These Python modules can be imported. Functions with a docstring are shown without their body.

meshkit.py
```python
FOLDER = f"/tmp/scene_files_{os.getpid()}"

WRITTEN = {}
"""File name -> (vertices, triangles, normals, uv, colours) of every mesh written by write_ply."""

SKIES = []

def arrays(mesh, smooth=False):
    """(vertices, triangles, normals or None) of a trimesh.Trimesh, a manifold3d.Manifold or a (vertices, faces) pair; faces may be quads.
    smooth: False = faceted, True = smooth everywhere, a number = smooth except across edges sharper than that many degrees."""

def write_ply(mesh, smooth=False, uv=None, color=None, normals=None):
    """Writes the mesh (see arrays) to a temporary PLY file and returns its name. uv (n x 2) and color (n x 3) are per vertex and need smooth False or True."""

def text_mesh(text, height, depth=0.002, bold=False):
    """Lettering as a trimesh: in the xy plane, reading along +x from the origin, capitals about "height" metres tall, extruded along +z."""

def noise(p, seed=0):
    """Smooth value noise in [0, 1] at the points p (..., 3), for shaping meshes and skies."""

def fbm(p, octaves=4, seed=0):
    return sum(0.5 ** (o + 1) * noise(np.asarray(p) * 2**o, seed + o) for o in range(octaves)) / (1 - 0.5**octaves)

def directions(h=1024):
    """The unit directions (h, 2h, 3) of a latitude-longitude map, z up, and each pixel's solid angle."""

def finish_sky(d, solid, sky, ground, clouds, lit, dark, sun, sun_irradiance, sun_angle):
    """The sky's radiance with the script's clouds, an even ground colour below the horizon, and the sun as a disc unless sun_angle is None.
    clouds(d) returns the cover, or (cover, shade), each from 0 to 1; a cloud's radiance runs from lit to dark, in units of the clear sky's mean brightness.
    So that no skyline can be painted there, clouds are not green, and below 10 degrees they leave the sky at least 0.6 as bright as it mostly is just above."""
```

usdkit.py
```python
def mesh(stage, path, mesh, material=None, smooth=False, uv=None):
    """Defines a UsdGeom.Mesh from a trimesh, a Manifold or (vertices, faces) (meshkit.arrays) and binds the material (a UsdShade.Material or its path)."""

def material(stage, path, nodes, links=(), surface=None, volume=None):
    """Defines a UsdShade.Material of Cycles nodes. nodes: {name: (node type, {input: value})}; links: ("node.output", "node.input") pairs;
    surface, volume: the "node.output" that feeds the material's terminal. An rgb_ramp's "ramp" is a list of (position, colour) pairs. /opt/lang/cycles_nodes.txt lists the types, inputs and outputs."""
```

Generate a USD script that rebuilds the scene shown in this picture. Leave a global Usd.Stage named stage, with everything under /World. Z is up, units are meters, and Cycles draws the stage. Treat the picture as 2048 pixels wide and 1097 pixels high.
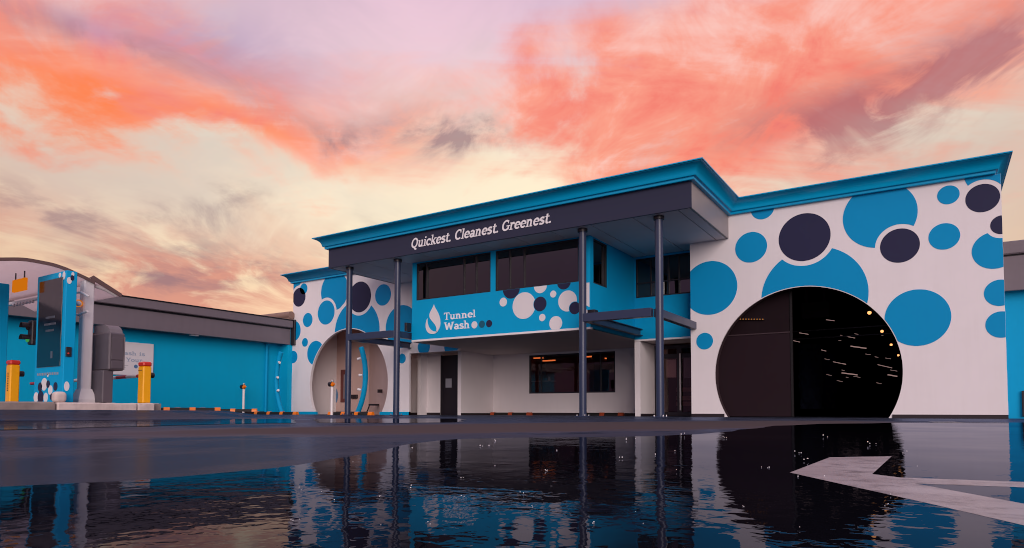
import math, random
import numpy as np
import trimesh
import shapely
from shapely.geometry import Polygon, Point, LineString, box as sbox, MultiPolygon
from shapely.ops import unary_union
from shapely import affinity
from pxr import Usd, UsdGeom, UsdLux, UsdShade, Gf, Sdf
import usdkit, meshkit

random.seed(7)
stage = Usd.Stage.CreateInMemory()
UsdGeom.SetStageUpAxis(stage, UsdGeom.Tokens.z)
UsdGeom.Xform.Define(stage, '/World')
UsdGeom.Scope.Define(stage, '/World/Looks')

# ---------------------------------------------------------------- camera
YAW, PITCH, ROLL = 0.57258, 0.04682, 0.00272
CAM_H, EXPOSURE = 0.14, 0.42
cam = UsdGeom.Camera.Define(stage, '/World/camera')
cy, sy, cp, sp = math.cos(YAW), math.sin(YAW), math.cos(PITCH), math.sin(PITCH)
fw = np.array([-sy * cp, cy * cp, sp]); rt = np.array([cy, sy, 0.0]); upv = np.cross(rt, fw)
c_, s_ = math.cos(ROLL), math.sin(ROLL)
rt, upv = c_ * rt + s_ * upv, -s_ * rt + c_ * upv
cam.AddTransformOp().Set(Gf.Matrix4d(*[*map(float, rt), 0.0], *[*map(float, upv), 0.0], *[*map(float, -fw), 0.0], 0.0, 0.0, CAM_H, 1.0))
cam.CreateHorizontalApertureAttr(36.0)
cam.CreateVerticalApertureAttr(36.0 * 548 / 1024)
cam.CreateFocalLengthAttr(36.0 * 1319.24 / 2048)
cam.CreateVerticalApertureOffsetAttr(36.0 * (762.7 - 548.5) / 2048)
cam.CreateClippingRangeAttr(Gf.Vec2f(0.05, 5000.0))
cam.CreateExposureAttr(EXPOSURE)

# ---------------------------------------------------------------- sky and sun
SKY_STRENGTH = 0.1
SUN_DIR = np.array([0.62, -0.75, 0.21]); SUN_DIR /= np.linalg.norm(SUN_DIR)
SUN_INTENSITY, SUN_ANGLE = 0.40, 40.0


class Graph:
    """Collects Cycles nodes; every call returns the node's output."""
    def __init__(self):
        self.n, self.l, self.k = {}, [], 0

    def add(self, kind, out, **inputs):
        self.k += 1
        name = f'{kind}{self.k}'
        plain = {}
        for key, v in inputs.items():
            if isinstance(v, str) and '.' in v:
                self.l.append((v, f'{name}.{key}'))
            else:
                plain[key] = v
        self.n[name] = (kind, plain)
        return f'{name}.{out}'

    def m(self, op, a, b=0.0, c=0.0, clamp=False):
        return self.add('math', 'value', math_type=op, value1=a, value2=b, value3=c, use_clamp=clamp)

    def step(self, v, lo, hi, to0=0.0, to1=1.0):
        return self.add('map_range', 'result', range_type='smoothstep', value=v, from_min=lo, from_max=hi, to_min=to0, to_max=to1, clamp=True)

    def mix(self, fac, a, b, kind='mix'):
        return self.add('mix', 'color', mix_type=kind, fac=fac, color1=a, color2=b)

    def noise(self, vec, scale, detail=4.0, rough=0.55, dist=0.0):
        return self.add('noise_texture', 'fac', vector=vec, scale=scale, detail=detail, roughness=rough, distortion=dist)

    def scaled(self, vec, s, loc=(0, 0, 0)):
        return self.add('mapping', 'vector', mapping_type='point', vector=vec, scale=s, location=loc)

    def build(self, path, surface=None, volume=None):
        return usdkit.material(stage, path, self.n, self.l, surface=surface, volume=volume)


def srgb(r, g, b):
    f = lambda c: (c / 255) / 12.92 if c / 255 <= 0.04045 else ((c / 255 + 0.055) / 1.055) ** 2.4
    return (f(r), f(g), f(b))


def make_sky():
    g = Graph()
    d = g.add('texture_coordinate', 'generated')
    dot = lambda v: g.add('vector_math', 'value', math_type='dot_product', vector1=d, vector2=v)
    a = dot((float(math.cos(YAW)), float(math.sin(YAW)), 0.0))
    b = dot((float(-math.sin(YAW)), float(math.cos(YAW)), 0.0))
    z = dot((0.0, 0.0, 1.0))
    zc = g.m('maximum', z, 0.0)
    az = g.m('multiply', g.m('arctan2', a, b), 57.29578)
    el = g.m('multiply', g.m('arcsine', z), 57.29578)
    # cloud deck seen in perspective: direction projected onto a layer overhead
    h = g.m('add', zc, 0.16)
    u, v = g.m('divide', a, h), g.m('divide', b, h)
    deck = g.add('combine_xyz', 'vector', x=u, y=v, z=0.0)
    big = g.noise(g.scaled(deck, (0.9, 0.55, 1), (3.1, 1.7, 0)), 1.0, 5, 0.55, 0.6)
    mid = g.noise(g.scaled(deck, (2.2, 1.5, 1), (7.3, 4.1, 2)), 1.0, 7, 0.6, 0.9)
    fine = g.noise(g.scaled(deck, (5.0, 3.6, 1), (1.3, 9.1, 5)), 1.0, 7, 0.62, 0.7)
    warp = g.m('add', g.m('multiply', g.m('subtract', big, 0.5), 22.0), g.m('multiply', g.m('subtract', mid, 0.5), 12.0))
    elw = g.m('add', el, g.m('multiply', warp, 0.55))
    azw = g.m('add', az, g.m('multiply', g.m('subtract', mid, 0.5), 40.0))

    def lobe(ca, ce, sa, se, tilt=0.0):
        x = g.m('divide', g.m('subtract', azw, ca), sa)
        y = g.m('divide', g.m('subtract', g.m('subtract', elw, ce), g.m('multiply', g.m('subtract', az, ca), tilt)), se)
        r = g.m('add', g.m('multiply', x, x), g.m('multiply', y, y))
        return g.m('exponent', g.m('multiply', r, -0.5))

    # clear air between the clouds: peach at the horizon, cream above it, then greyish lavender
    elr = g.m('divide', g.m('add', el, g.m('multiply', warp, 0.25)), 90.0)
    base = g.add('rgb_ramp', 'color', fac=elr, ramp=[
        (0.00, srgb(240, 178, 150)), (0.06, srgb(250, 200, 165)), (0.12, srgb(253, 222, 182)), (0.18, srgb(252, 234, 205)),
        (0.24, srgb(228, 214, 200)), (0.30, srgb(214, 190, 196)), (0.38, srgb(200, 172, 196)), (0.6, srgb(168, 154, 184)), (1.0, srgb(150, 146, 178))])
    col = base
    # pale lavender and pink veil high in the middle
    veil = g.m('multiply', lobe(-7, 31, 13, 8), g.step(mid, 0.25, 0.6), clamp=True)
    col = g.mix(g.m('multiply', veil, 0.9), col, srgb(236, 200, 216))
    # cream glow low in the middle
    glow = lobe(0, 17.5, 24, 6.5)
    col = g.mix(g.m('multiply', glow, 0.85, clamp=True), col, srgb(255, 240, 208))
    # blue-grey gaps left and right
    gap = g.m('add', lobe(-32, 17.5, 12, 2.4), lobe(33, 16, 12, 3.0))
    col = g.mix(g.m('multiply', gap, 0.55, clamp=True), col, srgb(190, 180, 178))
    # coral clouds
    coral = srgb(244, 124, 106); red = srgb(222, 94, 98); pink = srgb(250, 178, 166)
    streak = g.noise(g.scaled(deck, (1.5, 3.6, 1), (2.3, 5.1, 3)), 1.0, 8, 0.60, 0.5)
    tone = g.add('rgb_ramp', 'color', fac=g.m('add', g.m('multiply', fine, 0.5), g.m('multiply', streak, 0.5)), ramp=[(0.28, red), (0.40, coral), (0.50, srgb(250, 154, 130)), (0.62, srgb(252, 200, 188))])
    where = 0.0
    for wt, args in ((1.15, (-36, 22.8, 14, 2.6, 0.05)), (0.65, (-21, 22.6, 10, 2.2, -0.06)), (0.6, (-33, 27.6, 10, 1.8)), (0.22, (-2, 28, 13, 5)), (1.05, (31, 25.6, 16, 5.0, 0.0)), (0.4, (24, 30, 14, 3)),
                     (0.62, (13, 24.5, 9, 4.5)), (0.46, (11, 20, 13, 2.4, 0.12)), (0.35, (26, 17, 12, 1.8))):
        where = g.m('add', where, g.m('multiply', lobe(*args), wt))
    where = g.m('add', where, g.m('multiply', g.step(el, 36, 60), g.m('multiply', g.step(big, 0.45, 0.7), 0.4)))
    amount = g.step(g.m('add', where, g.m('add', g.m('multiply', g.m('subtract', streak, 0.5), 2.1), g.m('multiply', g.m('subtract', mid, 0.5), 1.3))), 0.20, 1.15)
    col = g.mix(g.m('multiply', amount, 0.88), col, tone)
    lilac = g.m('multiply', g.m('add', lobe(-23, 28.0, 6, 2.2), g.m('multiply', lobe(-33, 26.0, 4, 1.0), 0.7)), g.step(mid, 0.3, 0.6), clamp=True)
    col = g.mix(g.m('multiply', lilac, 0.75), col, srgb(176, 152, 184))
    # burning lower rim of the left bank
    rim = g.m('multiply', lobe(-33, 21.0, 12, 1.2, 0.0), g.step(fine, 0.3, 0.6), clamp=True)
    col = g.mix(g.m('multiply', rim, 0.85), col, srgb(255, 132, 78))
    # shaded violet undersides of the right and left banks
    dusk = g.m('multiply', g.m('add', g.m('multiply', lobe(34, 22.2, 8, 2.4, 0.05), 1.3), g.m('multiply', lobe(-30, 25.2, 10, 1.4), 0.7)), g.step(fine, 0.36, 0.6), clamp=True)
    col = g.mix(g.m('multiply', dusk, 0.75), col, srgb(160, 92, 104))
    # low pink bank at the left, above the roofs
    low = g.m('multiply', g.m('add', lobe(-28, 9.6, 15, 3.0), g.m('multiply', lobe(-36, 12.0, 12, 2.2), 0.9)), g.step(mid, 0.35, 0.6), clamp=True)
    col = g.mix(g.m('multiply', low, 0.9), col, srgb(216, 142, 124))
    # the glow dies away to both sides of the place where the sun went down
    side = g.m('multiply', g.step(g.m('absolute', az), 16, 50), g.step(el, 12, 26, 1.0, 0.0), clamp=True)
    col = g.mix(g.m('multiply', side, 0.55), col, srgb(196, 150, 136))
    # thin dark wisps
    wn = g.noise(g.scaled(deck, (2.6, 2.0, 1), (4.2, 2.2, 8)), 1.0, 7, 0.60, 0.5)
    wisp = g.m('add', g.m('multiply', lobe(-9, 24.4, 4.2, 1.5), 0.4), g.m('add', g.m('multiply', lobe(-27, 11.9, 8, 1.3), 1.2), g.m('multiply', lobe(-30, 15.4, 6, 0.8), 0.9)))
    wisp = g.m('multiply', wisp, g.step(wn, 0.42, 0.62), clamp=True)
    wisp = g.m('add', wisp, g.m('multiply', g.m('add', lobe(-8.4, 23.6, 3.4, 1.2), g.m('multiply', lobe(-3, 23.2, 5, 0.9), 0.6)), g.step(fine, 0.34, 0.6)), clamp=True)
    col = g.mix(g.m('multiply', wisp, 0.72), col, srgb(136, 108, 118))
    # unseen sky behind: purple low for window reflections, brightened higher to light the walls
    back = g.step(b, -0.6, 0.6)
    dull = g.mix(g.step(el, 11, 34), srgb(112, 84, 124), srgb(246, 232, 244))
    col = g.mix(back, g.mix(0.9, col, dull), col)
    col = g.add('hsv', 'color', hue=0.5, saturation=1.06, value=0.80, fac=1.0, color=col)
    col = g.mix(1.0, col, (1 / SKY_STRENGTH,) * 3, 'multiply')
    sky = g.add('sky_texture', 'color', sky_type='single_scattering', sun_disc=False, sun_elevation=float(math.asin(SUN_DIR[2])),
                sun_rotation=float(math.atan2(SUN_DIR[0], SUN_DIR[1])), altitude=50.0, air_density=1.0, aerosol_density=1.5, ozone_density=1.0)
    col = g.mix(0.96, sky, col)
    out = g.add('background_shader', 'background', color=col, strength=SKY_STRENGTH)
    return g.build('/World/Looks/sky_clouds', surface=out)


dome = UsdLux.DomeLight.Define(stage, '/World/sky')
dome.CreateIntensityAttr(1.0)
UsdShade.MaterialBindingAPI.Apply(dome.GetPrim()).Bind(make_sky())
dome.GetPrim().SetCustomDataByKey('kind', 'structure')
sun = UsdLux.DistantLight.Define(stage, '/World/sun')
sun.CreateIntensityAttr(SUN_INTENSITY); sun.CreateAngleAttr(SUN_ANGLE); sun.CreateNormalizeAttr(True) if hasattr(sun, 'CreateNormalizeAttr') else None
sun.CreateColorAttr(Gf.Vec3f(1.0, 0.86, 0.82))
zq = SUN_DIR; xq = np.cross([0, 0, 1.0], zq); xq /= np.linalg.norm(xq); yq = np.cross(zq, xq)
sun.AddTransformOp().Set(Gf.Matrix4d(*[*map(float, xq), 0.0], *[*map(float, yq), 0.0], *[*map(float, zq), 0.0], 0.0, 0.0, 30.0, 1.0))

# ---------------------------------------------------------------- materials
MATS = {}


def paint(name, color, rough=0.5, dirt=0.12, scale=1.6, spec=0.4, metallic=0.0, bump=0.0, bump_scale=60.0, streak=True, coat=0.0):
    """Paint or plaster: the colour, with faint blotches, runs and an uneven gloss."""
    g = Graph()
    p = g.add('geometry', 'position')
    n1 = g.noise(p, scale, 6, 0.6)
    n2 = g.noise(g.scaled(p, (6, 6, 0.5)) if streak else p, 1.3 if streak else scale * 6, 4, 0.6)
    n = g.m('multiply', g.m('add', g.m('multiply', g.step(n1, 0.3, 0.75), 0.6), g.m('multiply', g.step(n2, 0.4, 0.8), 0.4)), dirt)
    dark = tuple(c * 0.45 + 0.012 for c in color)
    col = g.mix(n, color, dark)
    r = g.m('add', g.m('multiply', g.m('subtract', n1, 0.5), 0.25), rough, clamp=True)
    kw = {}
    if bump:
        bn = g.noise(p, bump_scale, 3, 0.6)
        kw['normal'] = g.add('bump', 'normal', height=bn, strength=0.5, distance=bump)
    out = g.add('principled_bsdf', 'BSDF', base_color=col, roughness=r, specular_ior_level=spec, metallic=metallic, coat_weight=coat, **kw)
    MATS[name] = g.build(f'/World/Looks/{name}', surface=out)


def emitter(name, color, strength):
    g = Graph()
    out = g.add('emission', 'emission', color=color, strength=strength)
    MATS[name] = g.build(f'/World/Looks/{name}', surface=out)


def pane(name, tint, ior, rough=0.0, gloss=(1, 1, 1)):
    g = Graph()
    p = g.add('geometry', 'position')
    nb = g.noise(p, 0.9, 2, 0.5)
    nrm = g.add('bump', 'normal', height=nb, strength=0.4, distance=0.004)
    t = g.add('transparent_bsdf', 'BSDF', color=tint)
    gl = g.add('glossy_bsdf', 'BSDF', color=gloss, roughness=rough, normal=nrm)
    f = g.add('fresnel', 'fac', IOR=ior)
    out = g.add('mix_closure', 'closure', fac=f, closure1=t, closure2=gl)
    MATS[name] = g.build(f'/World/Looks/{name}', surface=out)


paint('white_render', (0.82, 0.765, 0.77), 0.75, 0.10, 0.9, 0.3, bump=0.002, bump_scale=90)
paint('shaded_white', (0.66, 0.58, 0.58), 0.7, 0.10, 1.2, 0.3)  # white with the shade of the recess put into its colour
paint('wall_blue_skylit', (0.0, 0.40, 0.66), 0.6, 0.12, 0.8, 0.15, bump=0.001, bump_scale=90)  # side building blue, lightened for the skylight its wall faces
paint('blue_paint', (0.0, 0.35, 0.65), 0.6, 0.08, 1.1, 0.15, bump=0.001, bump_scale=90)
paint('bubble_blue', (0.0, 0.28, 0.57), 0.6, 0.06, 1.4, 0.15)
paint('navy_paint', (0.022, 0.022, 0.062), 0.55, 0.08, 1.4, 0.2)
paint('cornice_blue', (0.0, 0.35, 0.64), 0.32, 0.08, 1.3, 0.3, coat=0.12)
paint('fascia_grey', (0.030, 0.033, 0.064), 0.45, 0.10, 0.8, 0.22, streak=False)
paint('soffit_lining', (0.74, 0.68, 0.71), 0.6, 0.12, 0.9, 0.35, streak=False)
paint('steel_navy', (0.028, 0.040, 0.085), 0.34, 0.2, 1.5, 0.5)
paint('frame_dark', (0.016, 0.012, 0.018), 0.4, 0.1, 3, 0.45)
paint('plinth_dark', (0.022, 0.014, 0.018), 0.5, 0.2, 3, 0.4)
paint('vestibule_wall', (0.64, 0.44, 0.39), 0.7, 0.2, 0.8, 0.3)  # white wall whose brown shade is put into the colour
paint('tunnel_lining', (0.05, 0.03, 0.035), 0.5, 0.2, 0.6, 0.3)
paint('door_brown', (0.021, 0.011, 0.015), 0.5, 0.25, 0.9, 0.08)
paint('door_upper', (0.014, 0.007, 0.009), 0.4, 0.3, 0.9, 0.1)
paint('brush_blue', (0.012, 0.02, 0.05), 0.8, 0.3, 4, 0.2)
paint('tunnel_black', (0.008, 0.006, 0.007), 0.6, 0.2, 1, 0.3)
paint('room_red', (0.16, 0.045, 0.04), 0.7, 0.3, 1, 0.3)
paint('room_dark', (0.02, 0.014, 0.014), 0.7, 0.2, 1, 0.3)
paint('roof_grey', (0.12, 0.10, 0.11), 0.7, 0.3, 1, 0.3)
paint('gutter_grey', (0.17, 0.14, 0.16), 0.45, 0.25, 1.2, 0.4)
paint('gutter_dark', (0.02, 0.018, 0.022), 0.45, 0.2, 1.2, 0.4)
paint('ridge_brown', (0.26, 0.16, 0.13), 0.6, 0.25, 2, 0.3)
paint('white_metal', (0.86, 0.80, 0.79), 0.35, 0.12, 3, 0.5)
paint('panel_white', (0.76, 0.72, 0.73), 0.35, 0.06, 3, 0.5)
paint('letter_white', (0.88, 0.85, 0.86), 0.4, 0.02, 3, 0.4)
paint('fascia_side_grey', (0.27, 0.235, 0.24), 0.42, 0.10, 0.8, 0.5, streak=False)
paint('grey_plastic', (0.105, 0.085, 0.10), 0.5, 0.2, 4, 0.4)
paint('grey_plastic_light', (0.18, 0.15, 0.165), 0.5, 0.2, 4, 0.4)
paint('dull_reflector', (0.45, 0.07, 0.02), 0.4, 0.2, 8, 0.3)
paint('yellow_paint', (0.95, 0.42, 0.002), 0.4, 0.12, 5, 0.45)
paint('red_cap', (0.60, 0.03, 0.02), 0.4, 0.1, 5, 0.45)
paint('boom_red', (0.55, 0.03, 0.05), 0.4, 0.1, 5, 0.45)
paint('orange_reflector', (1.0, 0.23, 0.005), 0.3, 0.12, 8, 0.5)
paint('rubber_black', (0.014, 0.012, 0.012), 0.6, 0.3, 6, 0.35, bump=0.002)
paint('concrete_kerb', (0.66, 0.54, 0.50), 0.8, 0.5, 4, 0.3, bump=0.006, bump_scale=35)
paint('concrete_kerb_dark', (0.30, 0.24, 0.22), 0.8, 0.6, 4, 0.3, bump=0.006, bump_scale=35)
paint('roof_sheet', (0.50, 0.42, 0.41), 0.5, 0.15, 1.2, 0.4)
paint('roof_edge', (0.14, 0.08, 0.075), 0.45, 0.2, 2, 0.4)
paint('screen_black', (0.006, 0.007, 0.014), 0.09, 0.0, 2, 0.55, streak=False)
paint('screen_print', (0.09, 0.10, 0.13), 0.3, 0.0)
paint('print_blue', (0.10, 0.20, 0.36), 0.5, 0.0)
paint('print_faint', (0.36, 0.42, 0.52), 0.5, 0.0)
paint('print_grey', (0.30, 0.30, 0.34), 0.5, 0.0)
paint('print_dark', (0.20, 0.10, 0.03), 0.5, 0.0)
paint('logo_teal', (0.004, 0.10, 0.17), 0.5, 0.05)
paint('paper', (0.62, 0.56, 0.57), 0.6, 0.05)
paint('steel_bright', (0.62, 0.58, 0.58), 0.28, 0.15, 8, 0.5, metallic=0.85)
paint('wood_desk', (0.55, 0.40, 0.34), 0.5, 0.1, 4, 0.4)
def roof_translucent():
    g = Graph()
    p = g.add('geometry', 'position')
    n = g.noise(p, 2.0, 4, 0.6)
    c = g.mix(n, (0.52, 0.44, 0.43), (0.40, 0.33, 0.33))
    a = g.add('principled_bsdf', 'BSDF', base_color=c, roughness=0.5, specular_ior_level=0.3)
    b = g.add('translucent_bsdf', 'BSDF', color=(0.82, 0.74, 0.73))
    MATS['roof_sheet'] = g.build('/World/Looks/roof_sheet_translucent', surface=g.add('mix_closure', 'closure', fac=0.85, closure1=a, closure2=b))


roof_translucent()
emitter('tube_warm', srgb(255, 140, 70), 1.1)
emitter('lamp_amber', srgb(255, 166, 100), 1.5)
emitter('streak_pink', srgb(220, 178, 172), 0.30)
emitter('glint_amber', srgb(255, 160, 80), 0.30)  # glow for the imitated reflections on the sliding door
emitter('signal_green', srgb(70, 170, 90), 0.5)
emitter('beacon_amber', srgb(240, 130, 20), 0.5)
pane('glass_dark', (0.10, 0.085, 0.10), 1.95)
pane('glass_clear', (0.72, 0.62, 0.62), 1.38)


def ground_materials():
    # damp asphalt: rough stone grain under a thin, uneven film of water
    g = Graph()
    p = g.add('geometry', 'position')
    big = g.noise(g.scaled(p, (0.45, 0.45, 1)), 1.0, 5, 0.6, 0.4)
    mid = g.noise(p, 2.6, 5, 0.6)
    grain = g.noise(p, 180.0, 3, 0.7)
    wet = g.step(g.m('add', big, g.m('multiply', g.m('subtract', mid, 0.5), 0.35)), 0.38, 0.62)
    # a drier strip beyond the puddle, brownish
    sep = g.add('separate_xyz', 'x', vector=p)
    node = sep.split('.')[0]
    X, Y = f'{node}.x', f'{node}.y'
    da = g.m('add', g.m('multiply', g.m('subtract', X, -2.7), 0.26), g.m('multiply', g.m('subtract', Y, 7.6), 0.966))
    db = g.m('subtract', g.m('multiply', g.m('subtract', X, -2.7), 0.966), g.m('multiply', g.m('subtract', Y, 7.6), 0.26))
    db = g.m('add', db, g.m('multiply', g.m('subtract', mid, 0.5), 1.6))
    q = g.m('add', g.m('power', g.m('absolute', g.m('divide', da, 6.2)), 2.0), g.m('power', g.m('absolute', g.m('divide', db, 1.75)), 2.0))
    dry = g.step(q, 0.55, 1.15, 1.0, 0.0)
    wet = g.m('multiply', wet, g.m('subtract', 1.0, dry), clamp=True)
    col = g.mix(wet, (0.034, 0.030, 0.037), (0.008, 0.009, 0.015))
    col = g.mix(dry, col, g.mix(mid, (0.125, 0.084, 0.082), (0.06, 0.043, 0.046)))
    col = g.mix(g.m('multiply', g.step(grain, 0.52, 0.75), 0.5), col, (0.14, 0.115, 0.115))
    rough = g.m('add', g.m('add', g.m('multiply', wet, -0.20), 0.36), g.m('multiply', dry, 0.25))
    nb = g.add('bump', 'normal', height=grain, strength=0.25, distance=0.002)
    dif = g.add('diffuse_bsdf', 'BSDF', color=col, roughness=0.6, normal=nb)
    sheen = g.mix(dry, g.mix(wet, (0.105, 0.118, 0.165), (0.20, 0.24, 0.345)), (0.10, 0.082, 0.082))
    glo = g.add('glossy_bsdf', 'BSDF', color=sheen, roughness=rough, normal=nb)
    out = g.add('mix_closure', 'closure', fac=g.add('fresnel', 'fac', IOR=1.33), closure1=dif, closure2=glo)
    MATS['asphalt'] = g.build('/World/Looks/asphalt', surface=out)
    # puddle: still water with small wind ripples over black asphalt
    g = Graph()
    p = g.add('geometry', 'position')
    r1 = g.noise(g.scaled(p, (1, 1, 0)), 9.0, 2, 0.5, 0.4)
    r2 = g.noise(g.scaled(p, (1, 1, 0), (3, 5, 1)), 30.0, 2, 0.5, 0.3)
    calm = g.step(g.noise(g.scaled(p, (1, 1, 0), (9, 2, 4)), 2.4, 3, 0.5), 0.35, 0.65, 0.35, 1.0)
    hgt = g.m('multiply', calm, g.m('add', g.m('multiply', r1, 1.0), g.m('multiply', r2, 0.42)))
    nb = g.add('bump', 'normal', height=hgt, strength=1.0, distance=0.0014)
    murk = g.step(g.noise(g.scaled(p, (1, 1, 0), (1, 8, 2)), 0.9, 4, 0.55), 0.3, 0.75)
    dif = g.add('diffuse_bsdf', 'BSDF', color=(0.002, 0.002, 0.003))
    glo = g.add('glossy_bsdf', 'BSDF', color=g.mix(murk, (0.50, 0.52, 0.60), (0.36, 0.39, 0.49)), roughness=0.012, normal=nb)
    out = g.add('mix_closure', 'closure', fac=g.add('fresnel', 'fac', IOR=1.28, ), closure1=dif, closure2=glo)
    MATS['water'] = g.build('/World/Looks/water', surface=out)
    # worn white road paint, wet
    g = Graph()
    p = g.add('geometry', 'position')
    grain = g.noise(p, 140.0, 3, 0.7)
    wear = g.noise(p, 14.0, 5, 0.65)
    big = g.noise(p, 3.0, 4, 0.6)
    col = g.mix(g.step(wear, 0.46, 0.70), (0.34, 0.305, 0.31), (0.09, 0.08, 0.085))
    col = g.mix(g.m('multiply', g.step(big, 0.35, 0.7), 0.6), col, (0.16, 0.13, 0.13))
    nb = g.add('bump', 'normal', height=g.m('add', grain, g.m('multiply', wear, 0.6)), strength=0.6, distance=0.004)
    out = g.add('principled_bsdf', 'BSDF', base_color=col, roughness=0.30, specular_ior_level=0.35, normal=nb)
    MATS['road_paint'] = g.build('/World/Looks/road_paint', surface=out)


ground_materials()

# ---------------------------------------------------------------- object helpers
USED = {}
ORIGIN = {'/World': np.zeros(3)}


def numbered(parent, name):
    k = USED.get((parent, name), 0)
    USED[(parent, name)] = k + 1
    return name if k == 0 else f'{name}_{k:03d}'


def tag(prim, label=None, cat=None, group=None, kind=None):
    for key, v in (('label', label), ('category', cat), ('group', group), ('kind', kind)):
        if v:
            prim.SetCustomDataByKey(key, v)


def thing(name, label, cat, loc=(0, 0, 0), group=None, rotz=0.0):
    path = '/World/' + numbered('/World', name)
    x = UsdGeom.Xform.Define(stage, path)
    x.AddTranslateOp().Set(Gf.Vec3d(*map(float, loc)))
    if rotz:
        x.AddRotateZOp().Set(float(rotz))
    tag(x.GetPrim(), label, cat, group)
    ORIGIN[path] = np.asarray(loc, float)
    return path


def dup(src, label, loc, rotz=0.0):
    was = stage.GetPrimAtPath(src).GetCustomData()
    base = src.split('/')[-1]
    path = '/World/' + numbered('/World', base)
    x = UsdGeom.Xform.Define(stage, path)
    x.GetPrim().GetReferences().AddInternalReference(src)
    x.ClearXformOpOrder()
    x.AddTranslateOp().Set(Gf.Vec3d(*map(float, loc)))
    r = [o for o in x.GetOrderedXformOps() if o.GetOpName() == 'xformOp:rotateZ']
    x.AddRotateZOp().Set(float(rotz))
    x.GetPrim().SetInstanceable(True)
    tag(x.GetPrim(), label, was['category'], was.get('group'))
    return path


def part(parent, name, mesh, mat, label=None, smooth=False, kind=None, local=False):
    """A mesh given in world coordinates (or the thing's own when local) as a child of parent."""
    root = '/'.join(parent.split('/')[:3])
    o = ORIGIN.get(root, np.zeros(3))
    if isinstance(mesh, list):
        mesh = trimesh.util.concatenate(mesh)
    mesh = mesh.copy()
    if not local:
        mesh.apply_translation(-o)
    path = parent + '/' + numbered(parent, name)
    m = usdkit.mesh(stage, path, mesh, MATS[mat], smooth=smooth)
    tag(m.GetPrim(), label, kind=kind)
    return path


def single(name, mesh, mat, label=None, cat=None, group=None, kind=None, smooth=False):
    path = '/World/' + numbered('/World', name)
    if isinstance(mesh, list):
        mesh = trimesh.util.concatenate(mesh)
    m = usdkit.mesh(stage, path, mesh, MATS[mat], smooth=smooth)
    tag(m.GetPrim(), label, cat, group, kind)
    return path


# ---------------------------------------------------------------- shape helpers
def bx(x0, x1, y0, y1, z0, z1, b=0.0):
    x0, x1, y0, y1, z0, z1 = min(x0, x1), max(x0, x1), min(y0, y1), max(y0, y1), min(z0, z1), max(z0, z1)
    if b <= 0:
        m = trimesh.creation.box([x1 - x0, y1 - y0, z1 - z0])
        m.apply_translation([(x0 + x1) / 2, (y0 + y1) / 2, (z0 + z1) / 2])
        return m
    b = min(b, (x1 - x0) / 2.2, (y1 - y0) / 2.2, (z1 - z0) / 2.2)
    pts = []
    for sx, X in ((1, x0), (-1, x1)):
        for sy_, Y in ((1, y0), (-1, y1)):
            for sz, Z in ((1, z0), (-1, z1)):
                pts += [(X, Y + sy_ * b, Z + sz * b), (X + sx * b, Y, Z + sz * b), (X + sx * b, Y + sy_ * b, Z)]
    return trimesh.Trimesh(pts).convex_hull


def extr(poly, t):
    polys = [q for q in getattr(poly, 'geoms', [poly]) if isinstance(q, Polygon) and q.area > 1e-7]
    return trimesh.util.concatenate([trimesh.creation.extrude_polygon(q, t, engine='earcut') for q in polys])


def slab_xz(poly, y0, t):
    """Polygon in (x, z), its front at y0, t thick towards +y."""
    m = extr(poly, t)
    v = m.vertices.copy()
    m.vertices = np.stack([v[:, 0], y0 + t - v[:, 2], v[:, 1]], 1)
    return m


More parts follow.
